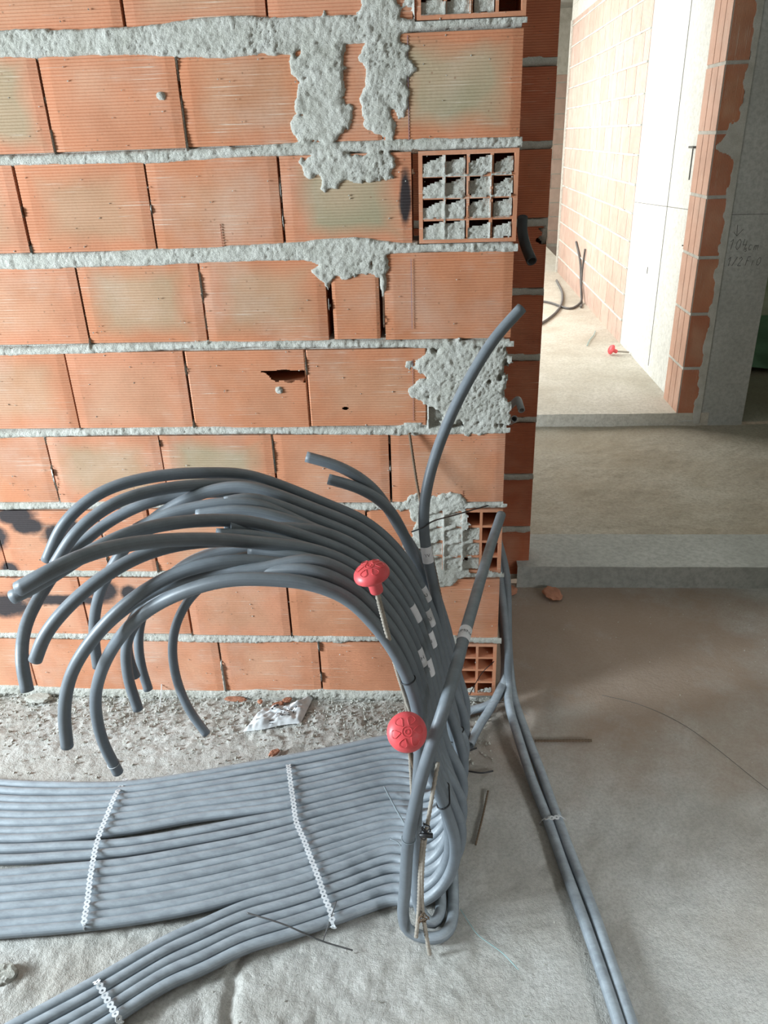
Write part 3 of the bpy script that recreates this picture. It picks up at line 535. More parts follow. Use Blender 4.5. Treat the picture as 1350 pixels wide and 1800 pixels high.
# kerfs cut into three faces, chalk line
kf = MB()
for (x, z0, z1) in ((-.503, 1.33, 1.388), (-1.245, 1.03, 1.085), (.068, .665, .705)):
    for k in range(10):
        za = z0+(z1-z0)*k/10; kf.box(x-.0012, x+.0012, -.0024, -.001, za, za+(z1-z0)*.07)
kf.build('saw_kerf', M['dark_cavity'], main)
ch = MB(); ch.box(-.0615, -.0605, -.0030, -.0022, 1.548, 1.745); ch.box(-.0615, -.0605, -.0030, -.0022, 1.135, 1.298); ch.box(-.0612, -.0606, -.0030, -.0022, .90, 1.06)
ch.build('chalk_line', M['chalk'], main)
sb = MB()
# scorch oval beside the joint of the second course
mo, nt, bs, nd, lk = mat('scorch_mark'); bs.inputs['Base Color'].default_value = (.06, .05, .035, 1); bs.inputs['Roughness'].default_value = .85
ncrumb = MB(); rc = random.Random(9)
def crumb(mbx, p, r_, rr):
    v = [Vector((rr.uniform(-1, 1), rr.uniform(-1, 1), rr.uniform(-1, 1))).normalized() for _ in range(1)]
    ico = [(0, 0, 1), (.9, 0, -.3), (-.45, .8, -.3), (-.45, -.8, -.3), (.3, .6, .6), (-.6, 0, .6)]
    pts = [Vector(q)*r_*rr.uniform(.7, 1.2) for q in ico]
    e = Matrix.Rotation(rr.uniform(0, 6.28), 3, 'Z') @ Matrix.Rotation(rr.uniform(0, 6.28), 3, 'X')
    pts = [e @ q + Vector(p) for q in pts]
    mbx.add(pts, [(0, 1, 4), (0, 4, 5), (0, 5, 3), (0, 3, 1), (1, 3, 2), (1, 2, 4), (4, 2, 5), (5, 2, 3)])
for _ in range(520):
    x = rc.uniform(-1.4, .16); z = rc.uniform(.05, 1.9)
    crumb(ncrumb, (x, -.0022, z), rc.uniform(.0008, .0028), rc)
cr = ncrumb.build('mortar_crumbs', M['mortar'], main); cr['kind'] = 'stuff'
# second brick wall, set back behind the first
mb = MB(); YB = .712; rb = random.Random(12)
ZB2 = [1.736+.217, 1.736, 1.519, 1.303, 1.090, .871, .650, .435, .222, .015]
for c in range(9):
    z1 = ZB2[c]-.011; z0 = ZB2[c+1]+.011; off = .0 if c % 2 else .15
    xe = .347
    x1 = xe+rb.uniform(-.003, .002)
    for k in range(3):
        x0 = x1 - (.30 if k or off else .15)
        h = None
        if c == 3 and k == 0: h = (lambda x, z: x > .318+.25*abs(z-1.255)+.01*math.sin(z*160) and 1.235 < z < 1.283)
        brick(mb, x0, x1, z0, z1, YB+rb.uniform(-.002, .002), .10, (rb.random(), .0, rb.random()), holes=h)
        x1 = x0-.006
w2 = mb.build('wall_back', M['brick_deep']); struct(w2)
mm = MB()
dx2 = .005
gx = np.arange(-.1, .350, dx2); gz = np.arange(-.02, 1.98, dx2)
X, Z = np.meshgrid(gx, gz, indexing='ij'); n1 = fbm(X*38, Z*38, 31, 4)-.5
m_ = np.full(X.shape, -1.0)
for zc in ZB2: m_ = np.maximum(m_, (.013+.010*n1-np.abs(Z-zc-.003*np.sin(X*9+zc*7)))/.008)
m_ = np.maximum(m_, (1-np.sqrt(((X-.343)/.018)**2+((Z-1.262)/.028)**2)+n1))
cover = sstep(-.25, .55, m_)
Y = YB + .012*(1-cover) - (.002+.003*np.clip(m_, 0, 1)+.006*np.maximum(0, fbm(X*110, Z*110, 33, 2)-.4))*cover
grid_mesh('mortar', X, Y, Z, m_ > -.32, M['mortar'], w2)
bk = MB()
for zc in ZB2: bk.box(-.55, .343, YB+.01, YB+.095, max(0, zc-.014), zc+.014)
bk.build('joint_bed', M['mortar'], w2)
# ---------------------------------------------------------------- floors
def floor_h(X, Y):
    h = (fbm(X*2.2, Y*2.2, 51, 3)-.5)*.010
    nearwall = sstep(-.42, -.12, Y)*(1-sstep(.0, .25, X))
    rough = .35 + .65*nearwall + .35*sstep(-.3, -.8, Y)*(1-sstep(.0, .3, X))
    h = h + rough*((fbm(X*34, Y*34, 57, 4)-.5)*.014 + np.maximum(0, fbm(X*80, Y*80, 61, 2)-.55)*.016*nearwall)
    # cracked groove in front of the fanned conduits
    gxl = -.395 + .03*np.sin(Y*9)+.012*(fbm(Y*30, Y*0+3, 71, 2)-.5)
    h = h - .010*np.exp(-((X-gxl)/.012)**2)*(1-sstep(-.80, -.76, Y))
    h = h + .012*np.exp(-(((X+.905)/.035)**2+((Y+.905)/.03)**2))*fbm(X*60, Y*60, 75, 2)*2
    return np.clip(h, -.012, .008) - .004
def nonuni(a, b_, c, d, fine, coarse):
    return np.concatenate([np.arange(a, b_, coarse), np.arange(b_, c, fine), np.arange(c, d+coarse, coarse)])
gx = nonuni(-2.6, -1.45, .95, 4.2, .0055, .03); gy = nonuni(-2.6, -1.12, .12, .69, .0055, .012)
X, Y = np.meshgrid(gx, gy, indexing='ij')
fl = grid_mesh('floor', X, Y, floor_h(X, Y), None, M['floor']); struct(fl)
# low kerb and the raised slabs behind it
k = MB()
def slab(name, x0, x1, y0, y1, z0, z1, m, amp, seed, res=.02):
    gx = np.arange(x0, x1+res*.5, res); gy = np.arange(y0, y1+res*.5, res)
    X, Y = np.meshgrid(gx, gy, indexing='ij')
    H = z1 + (fbm(X*5, Y*5, seed, 4)-.5)*amp + (fbm(X*30, Y*30, seed+9, 2)-.5)*amp*.4
    o = grid_mesh(name, X, Y, H, None, m)
    # front and side skirts
    mbb = MB(); n = len(gx)
    V = [(gx[i], y0+(vnoise(gx[i]*20, 3., seed)-.5)*amp*.5, z0) for i in range(n)] + [(gx[i], y0, H[i, 0]) for i in range(n)]
    mbb.add(V, [(i, i+1, n+i+1, n+i) for i in range(n-1)])
    mbb.build('riser', m, o); return struct(o)
slab('trim_1', .30, 4.2, .668, .930, -.02, .086, M['concrete'], .004, 81, .012)
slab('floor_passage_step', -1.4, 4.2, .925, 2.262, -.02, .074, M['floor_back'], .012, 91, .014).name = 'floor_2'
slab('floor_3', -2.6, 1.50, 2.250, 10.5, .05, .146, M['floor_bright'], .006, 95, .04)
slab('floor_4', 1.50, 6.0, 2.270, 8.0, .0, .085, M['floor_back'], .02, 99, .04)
# ---------------------------------------------------------------- passage: jamb, pier and side wall
jb = MB(); rj = random.Random(4)
JZ = [.10, .394, .680, .960, 1.242, 1.525, 1.810, 2.095, 2.38, 2.6]
for k in range(9):
    z0, z1 = JZ[k]+.008, JZ[k+1]-.008
    brick(jb, 1.312, 1.410, z0, z1, 2.250, .275, (rj.random(), 0.1, rj.random()), vert=True)
    at = (rj.random(), .1, .5)
    for q in range(3):   # smooth grooved side face
        ya = 2.254+q*.090; jb.box(1.3055, 1.313, ya, ya+.088 - (.006 if q < 2 else 0), z0, z1, 1, at)
jamb = jb.build('pier_brick', [M['brick_jamb'], M['brick_side']]); struct(jamb); jamb.name = 'trim_2'
jm = MB(); jm.box(1.3085, 1.408, 2.2535, 2.52, .09, 2.6)
jm.build('joint_bed', M['mortar'], jamb)
gx = np.arange(1.315, 1.436, .004); gz = np.arange(.085, 2.3, .006)
X, Z = np.meshgrid(gx, gz, indexing='ij'); n1 = fbm(X*30, Z*16, 131, 3)-.5
m_ = (X-(1.398+.05*n1 - .035*np.exp(-((Z-1.50)/.07)**2) - .05*np.exp(-((Z-1.46)/.035)**2)))/.008
m_ = np.maximum(m_, -1)
for zc in JZ: m_ = np.maximum(m_, (.007+.006*n1-np.abs(Z-zc))/.006)
cover = sstep(-.2, .5, m_)
Y = 2.250 + .01*(1-cover) - (.003+.002*n1)*cover
grid_mesh('mortar_smear', X, Y, Z, m_ > -.3, M['mortar'], jamb)
pc = MB(); pc.box(1.436, 1.663, 2.252, 2.53, .0, 2.75)
pier = pc.build('trim_3', M['concrete']); struct(pier)
def polyline_mark(name, strokes, y, wd, m, parent):
    q = MB()
    for s in strokes:
        for (x0, z0), (x1, z1) in zip(s[:-1], s[1:]):
            d = Vector((x1-x0, 0, z1-z0)); n = Vector((-d.z, 0, d.x)).normalized()*wd/2
            q.add([Vector((x0, y, z0))-n, Vector((x1, y, z1))-n, Vector((x1, y, z1))+n, Vector((x0, y, z0))+n], [(0, 1, 2, 3)])
    return q.build(name, m, parent)
def glyphs(text, x, z, h, slant=.2):
    G = {'1': [[(0, .75), (.3, 1), (.3, 0)]], '0': [[(.3, 1), (.05, .75), (.05, .25), (.3, 0), (.55, .25), (.55, .75), (.3, 1)]],
         '4': [[(.1, 1), (.05, .45), (.6, .45)], [(.45, .85), (.42, -.1)]], '5': [[(.5, .6), (.2, .6), (.2, .35), (.45, .3), (.4, 0), (.1, .05)]],
         'c': [[(.5, .5), (.2, .55), (.1, .25), (.25, 0), (.5, .1)]], 'm': [[(.05, 0), (.08, .5)], [(.08, .4), (.3, .5), (.3, 0)], [(.3, .4), (.55, .5), (.58, 0)]],
         '/': [[(0, 0), (.5, 1)]], '2': [[(.05, .75), (.3, 1), (.5, .75), (.05, 0), (.6, 0)]], 'F': [[(.05, 0), (.1, 1), (.55, 1)], [(.08, .55), (.45, .55)]],
         'i': [[(.2, 0), (.22, .6)], [(.23, .85), (.24, .9)]], 'O': [[(.3, .9), (.05, .6), (.1, .1), (.4, 0), (.6, .35), (.5, .8), (.3, .9)]], ' ': []}
    S = []
    for ch_ in text:
        for st in G[ch_]: S.append([(x+(px+slant*pz_)*h*.75, z+pz_*h) for px, pz_ in st])
        x += h*.62 if ch_ != ' ' else h*.5
    return S
S = glyphs('104', 1.447, .995, .05) + glyphs('5', 1.525, .985, .028) + glyphs('cm', 1.54, .992, .045) + glyphs('1/2', 1.45, .918, .042) + glyphs('FiO', 1.54, .918, .042)
S += [[(1.474, 1.112), (1.478, 1.060), (1.462, 1.078)], [(1.478, 1.060), (1.505, 1.092)]]
S += [[(1.438, 1.160), (1.663, 1.158)]]
polyline_mark('pencil_writing', S, 2.2512, .0022, M['pencil'], pier)
# side wall of the passage: cast pier, then brick
sw = MB(); sw.box(1.334, 1.50, 2.53, 3.83, .1, 2.9)
p2 = sw.build('wall_right', M['concrete_light']); struct(p2)
ln = MB()
for (y0, z0, y1, z1) in ((3.83, 1.105, 2.53, 1.16),):
    ln.add([(1.3335, y0, z0-.001), (1.3335, y1, z1-.001), (1.3335, y1, z1+.002), (1.3335, y0, z0+.002)], [(0, 1, 2, 3)])
ln.box(1.332, 1.3338, 3.02, 3.024, .2, 2.6); ln.box(1.329, 1.3338, 2.66, 2.664, 1.30, 1.45); ln.box(1.318, 1.334, 2.62, 2.70, 1.452, 1.462); ln.box(1.31, 1.334, 2.56, 2.566, .978, .984); ln.box(1.331, 1.3338, 3.30, 3.304, .72, .76)
ln.build('formwork_marks', M['pencil'], p2)
pw = MB(); rp = random.Random(8)
z = .14; c = 0
while z < 2.5:
    z1 = min(z+.166, 2.52); y = 3.84 + (0 if c % 2 else -.15)
    while y < 7.1:
        a = max(y, 3.84); b_ = min(y+.298, 7.1)
        if b_-a > .03:
            at = (rp.random(), rp.choice([0, .2]), rp.random()); nrib = max(1, int((b_-a)/.033))
            pw.box(1.332, 1.45, a, b_, z, z1, 0, at)
            for q in range(nrib): 
                ya = a+(b_-a)*q/nrib; pw.box(1.3295, 1.3325, ya+.002, ya+(b_-a)/nrib-.002, z, z1, 0, at)
        y += .306
    z += .180; c += 1
pwall = pw.build('wall_passage', M['brick_pale']); struct(pwall)
q = MB(); q.box(1.3325, 1.45, 3.83, 7.1, .10, 2.52)
z = .14
while z < 2.5:
    z += .180
    for yy in range(26): 
        ya = 3.84+yy*.125; hh = .006+.008*rp.random(); q.box(1.322, 1.334, ya, ya+.125, z-.007-hh*.5, z-.007+hh*.5)
q.build('mortar', M['concrete_light'], pwall)
e = MB(); e.box(1.312, 1.45, 7.1, 7.135, .1, 2.52)
struct(e.build('trim_4', M['concrete_light']))
e = MB(); e.box(1.33, 1.6, 3.83, 7.2, 2.52, 2.9); struct(e.build('trim_5', M['concrete_light']))
# far rooms
fw = MB(); z = .14; c = 0
while z < 2.2:
    x = -.6 + (.15 if c % 2 else 0)
    while x < 3.2:
        fw.box(x, x+.298, 9.6, 9.75, z, z+.166, 0, (rp.random(), 0, .5)); x += .306
    z += .18; c += 1
fwall = fw.build('wall_far', M['brick_pale']); struct(fwall)
q = MB(); q.box(-.6, 3.3, 9.608, 9.75, .1, 2.2); q.box(-.6, 3.3, 9.58, 9.75, 2.2, 3.3); q.build('mortar', M['mortar'], fwall)
q = MB(); q.box(-3.0, 6.2, -4.4, 10.6, 2.92, 3.05); struct(q.build('ceiling', M['concrete']))
q = MB(); q.box(-2.6, -2.5, 2.5, 3.2, .1, 2.92); struct(q.build('wall_left', M['concrete']))
q = MB(); q.box(1.66, 6.1, 7.6, 7.7, 0, 2.92); q.box(6.0, 6.1, 2.3, 7.7, 0, 2.92); struct(q.build('wall_side', M['concrete']))
q = MB(); q.box(2.4, 2.55, -1.6, 2.25, 0, 2.92); struct(q.build('shade_wall_right', M['concrete']))  # unseen wall added to darken the right-hand floor
q = MB(); q.box(-2.5, -.2, 2.26, 2.40, .05, 2.9); struct(q.build('wall_threshold', M['concrete']))
# ---------------------------------------------------------------- conduits
RAD = .0127
LAB = {
 'A14': 'grey conduit curling down to a tip nearest the plastic bag, rightmost of the hanging tips',
 'A12': 'thin-looking grey conduit with its short tip hanging against the lowest brick course',
 'A15': 'grey conduit with a cut end pointing left, topmost of the two stubs above the arch',
 'A16': 'grey conduit stub with an open dark mouth just under the topmost stub',
 'A17': 'grey conduit standing up straight and leaning right over the mortar patch by the wall corner',
 'A1': 'grey conduit forming the outermost edge of the whole arch, nearest the wall on the left',
 'A2': 'grey conduit running just inside the outermost arch with its tip beside it',
 'A11': 'grey conduit hanging in a narrow curve, its tip over the gravel left of the bag',
 'A13': 'grey conduit mostly hidden behind a narrow hanging curve in the middle of the tips',
 'A3': 'grey conduit whose hanging tip is farthest left, almost touching the rubble by the wall',
 'A7': 'grey conduit crossing over the outer arch, dropping behind the big front curve to the bricks',
 'A21': 'dark grey conduit strand just under the one that crosses the top of the arch',
 'A19': 'pale-lit grey conduit strand ending behind the two thick front conduits on the left',
 'A20': 'grey conduit with a cut end visible inside the arch above the thick front conduits',
 'B4': 'grey conduit strand ending inside the bundle between the cut end and the thick front conduits',
 'A5': 'grey conduit pointing left just behind and below the thick dusty front one',
 'B2': 'grey conduit strand hidden along the underside of the thick dusty front conduit',
 'A6': 'smooth blue-lit grey conduit ending in a slanted cut above the lowest mortar joint at left',
 'A4': 'thick-looking dusty grey conduit reaching farthest left with its end nearest the camera',
 'B1': 'grey conduit strand filling the gap under the thick dusty front conduit',
 'A8': 'grey conduit hanging in the large front curve at left, its straight-cut tip over the gravel',
 'A9': 'grey conduit ending short under the large front curve against the lowest bricks',
 'B3': 'grey conduit strand tucked inside the inner edge of the arch',
 'A10': 'grey conduit forming the innermost arch, its tip hanging just above the perforated strap',
 'L1': 'grey conduit looping under at the floor and slanting up right with a white paper label',
 'G1': 'grey conduit running from the wall corner across the floor, left one of the pair',
 'G2': 'grey conduit running from the wall corner across the floor, right one of the pair',
 'G3': 'short grey conduit coming level out of the bundle into the gap behind the wall corner',
 'G4': 'grey conduit rising from the floor behind the bundle into the gap at the wall corner',
 'G5': 'short black conduit elbow sticking out of the gap beside the mortar-filled hollow brick',
 'G6': 'pale grey conduit elbow with an open mouth, upper of the two in the gap',
 'G7': 'pale grey conduit end facing forward, lower of the two open mouths in the gap'}
PATH = {}; OBJ = {}
def make_text_on(parent, txt, p, t, up, R, size, m):
    cu = bpy.data.curves.new('txt', 'FONT'); cu.body = txt; cu.size = size; cu.align_x = 'CENTER'; cu.align_y = 'CENTER'
    to = bpy.data.objects.new('txt', cu); C.objects.link(to)
    dg = bpy.context.evaluated_depsgraph_get(); me = bpy.data.meshes.new_from_object(to.evaluated_get(dg))
    bpy.data.objects.remove(to); side = t.cross(up).normalized()
    # text x runs round the pipe, text y runs along it
    for v in me.vertices:
        a = v.co.x/R; rr = R*1.012
        v.co = p + t*v.co.y + (up*math.cos(a)+side*math.sin(a))*rr
    me.materials.clear(); o = link('lettering', me, m, parent); return o
cam_p = Vector(CAM_LOC)
def band(parent, key, at_, ln_=.03, txt=None, size=.013, spin=0.0):
    pts = PATH[key]; tgt = Vector(at_)
    i = min(range(len(pts)), key=lambda k: (pts[k]-tgt).length)
    n = 6; c = pts[i]; t = (pts[i+1]-pts[i-1]).normalized()
    seg = [pts[i] + (pts[min(len(pts)-1, i+2)]-pts[max(0, i-2)]).normalized()*0 for _ in (0,)]
    sub = []; acc = 0; j = i
    a = i
    while a > 1 and (pts[a]-c).length < ln_/2: a -= 1
    b_ = i
    while b_ < len(pts)-2 and (pts[b_]-c).length < ln_/2: b_ += 1
    mbb = MB(); sweep(mbb, pts[a:b_+1], RAD*1.05, 20, 0, cap=False)
    o = mbb.build('paper_label', M['paper'], parent, True)
    if txt:
        vw = (cam_p-c); vw = (vw - t*vw.dot(t)).normalized()
        if t.z < 0: t = -t
        if spin: vw = Matrix.Rotation(spin, 3, t) @ vw
        make_text_on(o, txt, c, t, vw, RAD*1.05, size, M['ink'])
    return o
GRP = 'grey electrical conduits'
for key, P in CONDUITS.items():
    rad = RAD; m = M['conduit']; hol = .74; rel = 6
    if key in ('A14', 'A12'): rad = .0120
    if key == 'G5': m = M['conduit_dark']; rel = 1
    if key in ('G6', 'G7'): m = M['conduit_pale']; rad = .0092; rel = 1
    if key in ('G1', 'G2', 'L1', 'A10'): rel = 3
    P = [(x, y, max(z, rad*.99)) for x, y, z in P]
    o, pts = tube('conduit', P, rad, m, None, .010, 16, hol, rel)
    tag(o, LAB[key], 'conduit', GRP); PATH[key] = pts; OBJ[key] = o
for key, at_, txt, ln_, sz in (('A17', (-.025, -.283, .663), 'TV', .026, .011), ('A1', (-.024, -.312, .575), 'TU', .026, .012), ('A7', (-.016, -.425, .59), 'ILU', .022, .011), ('A21', (-.012, -.448, .540), 'N', .028, .012),
                    ('B4', (-.055, -.515, .651), None, .026, .011), ('A4', (-.037, -.605, .609), 'ALH', .028, .012), ('A5', (-.022, -.537, .536), 'M', .028, .012), ('L1', (.054, -.572, .640), 'UMINA', .030, .0115)):
    band(OBJ[key], key, at_, ln_, txt, sz)
# ---------------------------------------------------------------- perforated straps
def strap(name, P, label, pitch=.0125, group='perforated fixing straps'):
    pts = catmull(P, .002); L = [0]
    for a, b_ in zip(pts[:-1], pts[1:]): L.append(L[-1]+(b_-a).length)
    n = int(L[-1]/pitch); q = MB(); ro, ri, th = .0068, .0025, .0011
    def at_len(s):
        for i in range(len(L)-1):
            if L[i+1] >= s: return pts[i].lerp(pts[i+1], (s-L[i])/max(1e-9, L[i+1]-L[i])), (pts[i+1]-pts[i]).normalized()
        return pts[-1], (pts[-1]-pts[-2]).normalized()
    for k in range(n+1):
        c, t = at_len(k*pitch); c = c + Vector((0, 0, .0006 if k % 2 else 0))
        side = Vector((-t.y, t.x, 0)).normalized(); upv = t.cross(side).normalized()
        if upv.z < 0: upv = -upv
        V = []; sg = 16
        for zz in (0, th):
            for rr in (ro, ri):
                for j in range(sg):
                    a = 2*PI*j/sg; r2 = rr
                    if rr == ro: r2 = ro/max(abs(math.cos(((a + PI/6) % (PI/3)) - PI/6)), .9)*.97
                    V.append(c + (t*math.cos(a)+side*math.sin(a))*r2 + upv*(zz+.0002))
        F = []
        for j in range(sg):
            j2 = (j+1) % sg; A, B, D_, E = 0, sg, 2*sg, 3*sg
            F += [(D_+j, D_+j2, E+j2, E+j), (A+j2, A+j, B+j, B+j2), (A+j, A+j2, D_+j2, D_+j), (B+j2, B+j, E+j, E+j2)]
        q.add(V, F)
        if k < n:
            c2, _ = at_len((k+.5)*pitch); w_ = .0034
            a = c2-t*.003; b_ = c2+t*.003
            q.add([a-side*w_+upv*.0004, b_-side*w_+upv*.0004, b_+side*w_+upv*.0004, a+side*w_+upv*.0004, a-side*w_+upv*.0014, b_-side*w_+upv*.0014, b_+side*w_+upv*.0014, a+side*w_+upv*.0014],
                  [(3, 2, 1, 0), (4, 5, 6, 7), (0, 1, 5, 4), (2, 3, 7, 6)])
    return tag(q.build(name, M['strap']), label, 'strap', group)
strap('perforated_strap', STRAPS[0], 'long perforated metal strap over the fanned conduits at the left')
strap('perforated_strap', STRAPS[1], 'long perforated metal strap across all conduits, in the middle, ending by the wire')
strap('perforated_strap', STRAPS[2], 'short perforated metal strap over five conduits at the bottom left corner')
strap('perforated_strap', [(.258, -.463, .004), (.264, -.467, .018), (.275, -.474, .027), (.290, -.474, .029), (.300, -.466, .027), (.308, -.458, .014), (.314, -.452, .004)],
      'small perforated metal strap clamping the conduit pair on the brown floor', .0125)
# ---------------------------------------------------------------- reinforcing bars and caps
def rebar(P, label, rad=.0048, m='rust', name='reinforcing_bar'):
    pts = catmull(P, .0022); q = MB(); sweep(q, pts, lambda i: rad*(1.12 if i % 4 < 2 else .94), 10, 0)
    return tag(q.build(name, M[m], None, True), label, 'steel bar')
def cap(P, axis, label, scale=1.0):
    """mushroom safety cap: domed head with raised petals, collar and stem"""
    ax = Vector(axis).normalized(); e1 = ax.orthogonal().normalized(); e2 = ax.cross(e1)
    def ring(prof, sg=40):
        V = []; F = []
        for (r_, h) in prof:
            for k in range(sg):
                a = 2*PI*k/sg; V.append(Vector(P)+(e1*math.cos(a)+e2*math.sin(a))*r_*scale+ax*h*scale)
        for i in range(len(prof)-1):
            for k in range(sg):
                k2 = (k+1) % sg; F.append((i*sg+k, i*sg+k2, (i+1)*sg+k2, (i+1)*sg+k))
        F.append(tuple(range(sg-1, -1, -1))); F.append(tuple((len(prof)-1)*sg+k for k in range(sg)))
        return V, F
    root = bpy.data.objects.new('rebar_cap', None); C.objects.link(root)
    root.location = Vector(P); tag(root, label, 'safety cap', 'red rebar safety caps')
    def mk(nm, prof):
        q = MB(); V, F = ring(prof); q.add([v-Vector(P) for v in V], F); return q.build(nm, M['red'], root, True)
    R_ = .0365
    dome = [(R_*.90, -.008), (R_*.985, -.006), (R_, -.002), (R_*.97, .003), (R_*.86, .0085), (R_*.70, .0130), (R_*.5, .0160), (R_*.28, .0177), (R_*.05, .0183)]
    mk('cap_head', dome)
    mk('cap_stem', [(.0105, -.046), (.0125, -.0465), (.0135, -.044), (.0142, -.020), (.0165, -.010), (.024, -.007)])
    q = MB()
    def hz(r_): return .0183*math.sqrt(max(0, 1-(r_/R_)**2))**.9 + .0006
    for k in range(6):
        a0 = 2*PI*k/6+.3; pts = []
        for s in range(25):
            u_ = 2*PI*s/24; rr = .0205+.0085*math.cos(u_); aa = a0+.36*math.sin(u_)*(rr/.026)
            pts.append(Vector((0, 0, 0))+(e1*math.cos(aa)+e2*math.sin(aa))*rr*scale+ax*hz(rr)*scale)
        sweep(q, pts, .00045, 6, 0, cap=False)
    for r_ in (.009, .004):
        pts = [(e1*math.cos(2*PI*s/20)+e2*math.sin(2*PI*s/20))*r_*scale+ax*hz(r_)*scale for s in range(21)]
        sweep(q, pts, .0004, 6, 0, cap=False)
    q.build('cap_petal_ridges', M['red'], root, True)
    return root
cap((-.112, -.755, .892), Vector((-.20, -.10, 1)), 'red mushroom cap on a leaning bar in front of the dark arch, upper one', .86)
cap((-.056, -.80, .586), Vector((.06, -1.0, .95)), 'red round cap facing the camera above the conduit fan, lower one', 1.0)
rebar([(-.106, -.752, .865), (-.101, -.748, .83), (-.078, -.70, .655), (-.050, -.60, .43), (-.02, -.46, .15), (.0, -.40, .004)], 'ribbed steel bar leaning under the upper red cap', .0046, 'dusty_steel')
rebar([(-.057, -.785, .57), (-.055, -.68, .42), (-.050, -.50, .18), (-.046, -.38, .004)], 'ribbed steel bar behind the lower red cap, running down to the floor', .0046, 'rust')
rebar([(-.080, -.505, .525), (-.072, -.50, .42), (-.066, -.49, .25), (-.062, -.47, .004)], 'ribbed steel bar standing upright behind the lower red cap', .0046, 'dusty_steel')
rebar([(-.018, -.824, .004), (-.025, -.812, .05), (-.033, -.803, .127), (-.030, -.785, .253), (-.020, -.765, .326), (.0, -.70, .42)], 'ribbed steel stake driven into the floor through the loop at the front', .0042, 'dusty_steel')
rebar([(-.046, -.818, .05), (-.040, -.806, .12), (-.036, -.790, .22), (-.030, -.775, .30)], 'short dusty steel bar tied beside the front stake inside the loop', .0042, 'dusty_steel')
rebar([(-.072, -.012, .872), (-.050, -.055, .728), (-.016, -.120, .581), (.02, -.19, .42)], 'thin ribbed steel bar leaning on the wall beside the upright conduit', .0034, 'rust')
rebar([(.274, -.177, .005), (.433, -.171, .005)], 'straight thin steel bar lying on the brown floor beside the conduit pair', .0034, 'rust')
rebar([(.131, -.368, .005), (.113, -.45, .005), (.091, -.54, .005)], 'dark steel rod lying on the floor right of the bundle', .0024, 'rust')
def line(name, P, rad, m, label, cat, parent=None, seg=8, group=None, rel=1):
    o, _ = tube(name, P, rad, M[m], parent, .004, seg, 0, rel)
    if parent is None: tag(o, label, cat, group)
    return o
# ties and wires round the bundle
def loop_tie(c, n, rx, ry, label, rad=.0014, m='tie_black', tail=None):
    c = Vector(c); n = Vector(n).normalized(); e1 = Vector((1, 0, 0)); e1 = (e1-n*e1.dot(n)).normalized(); e2 = n.cross(e1)
    P = [c+e1*math.cos(2*PI*k/20)*rx+e2*math.sin(2*PI*k/20)*ry for k in range(21)]
    q = MB(); sweep(q, P, rad, 8, 0)
    if tail: sweep(q, catmull([c+e1*math.cos(tail[0])*rx+e2*math.sin(tail[0])*ry, *[Vector(t) for t in tail[1:]]], .004), rad*.9, 8, 0)
    return tag(q.build('cable_tie', M[m], None, True), label, 'cable tie', 'cable ties')
def tie_at(keys, tgt, label, rad=.0014, m='tie_black', tail=None):
    tgt = Vector(tgt); pp = []; tt = Vector((0, 0, 0))
    for k in keys:
        P = PATH[k]; i = min(range(1, len(P)-1), key=lambda j: (P[j]-tgt).length); t = (P[i+1]-P[i-1]).normalized()
        if t.z < 0: t = -t
        pp.append(P[i]); tt += t
    n = tt.normalized(); c = sum(pp, Vector((0, 0, 0)))/len(pp)
    pp = [p-n*(p-c).dot(n) for p in pp]
    e1 = (pp[-1]-pp[0]); e1 = e1.normalized() if e1.length > 1e-4 else n.orthogonal().normalized(); e2 = n.cross(e1)
    h = (pp[-1]-pp[0]).length/2; r_ = RAD+.0012; P = []
    for q in range(29):
        a = 2*PI*q/28; s_ = h if math.cos(a) >= 0 else -h
        P.append(c + e1*(math.cos(a)*r_+s_) + e2*math.sin(a)*r_)
    q = MB(); sweep(q, P, rad, 8, 0)
    if tail: sweep(q, catmull([P[0]]+[Vector(t_) for t_ in tail], .004), rad*.9, 8, 0)
    return tag(q.build('cable_tie', M[m], None, True), label, 'cable tie', 'cable ties')
tie_at(('A8', 'B3'), (.014, -.66, .300), 'black cable tie drawn round the front upright conduits above the fan', .0017)
tie_at(('A1', 'A11'), (.070, -.33, .15), 'black cable tie round the rear upright conduits near the wall corner')
tie_at(('A13', 'A3'), (.055, -.39, .22), 'black cable tie round the middle upright conduits right of the slanting one')
tie_at(('L1',), (-.063, -.78, .300), 'thin tie round the left leg of the floor loop', .0008, 'tie_grey')
tie_at(('A10',), (-.062, -.72, .64), 'black cable tie on the innermost arch above the lower red cap', .0013)
line('cable_tie', [(-.060, -.30, .735), (-.035, -.305, .748), (-.015, -.27, .745), (.045, -.12, .690), (.10, -.04, .668), (.141, .003, .659)], .0018, 'tie_black', 'black tie strap stretched from the upright conduit to the hollow brick', 'cable tie', group='cable ties')
line('steel_wire', [(.085, -.22, .20), (.12, -.12, .19), (.166, -.004, .150)], .0012, 'tie_black', 'dark wire from the bundle into the lowest hollow brick', 'wire')
kn = MB(); rk = random.Random(2)
for k in range(5):
    c0 = Vector((-.026, -.795, .330)); P = [c0+Vector((rk.uniform(-.012, .012), rk.uniform(-.006, .006), rk.uniform(-.02, .02))) for _ in range(5)]
    sweep(kn, catmull(P, .003), .0011, 6, 0)
kn.box(-.036, -.010, -.803, -.797, .322, .330)
tag(kn.build('tie_wire_knot', M['tie_black'], None, True), 'black twisted tie knot on the front stake inside the loop', 'wire')
kn = MB()
for k in range(4):
    c0 = Vector((-.082, -.512, .530)); P = [c0+Vector((rk.uniform(-.010, .010), rk.uniform(-.005, .005), rk.uniform(-.018, .018))) for _ in range(6)]
    sweep(kn, catmull(P, .003), .0011, 6, 0)
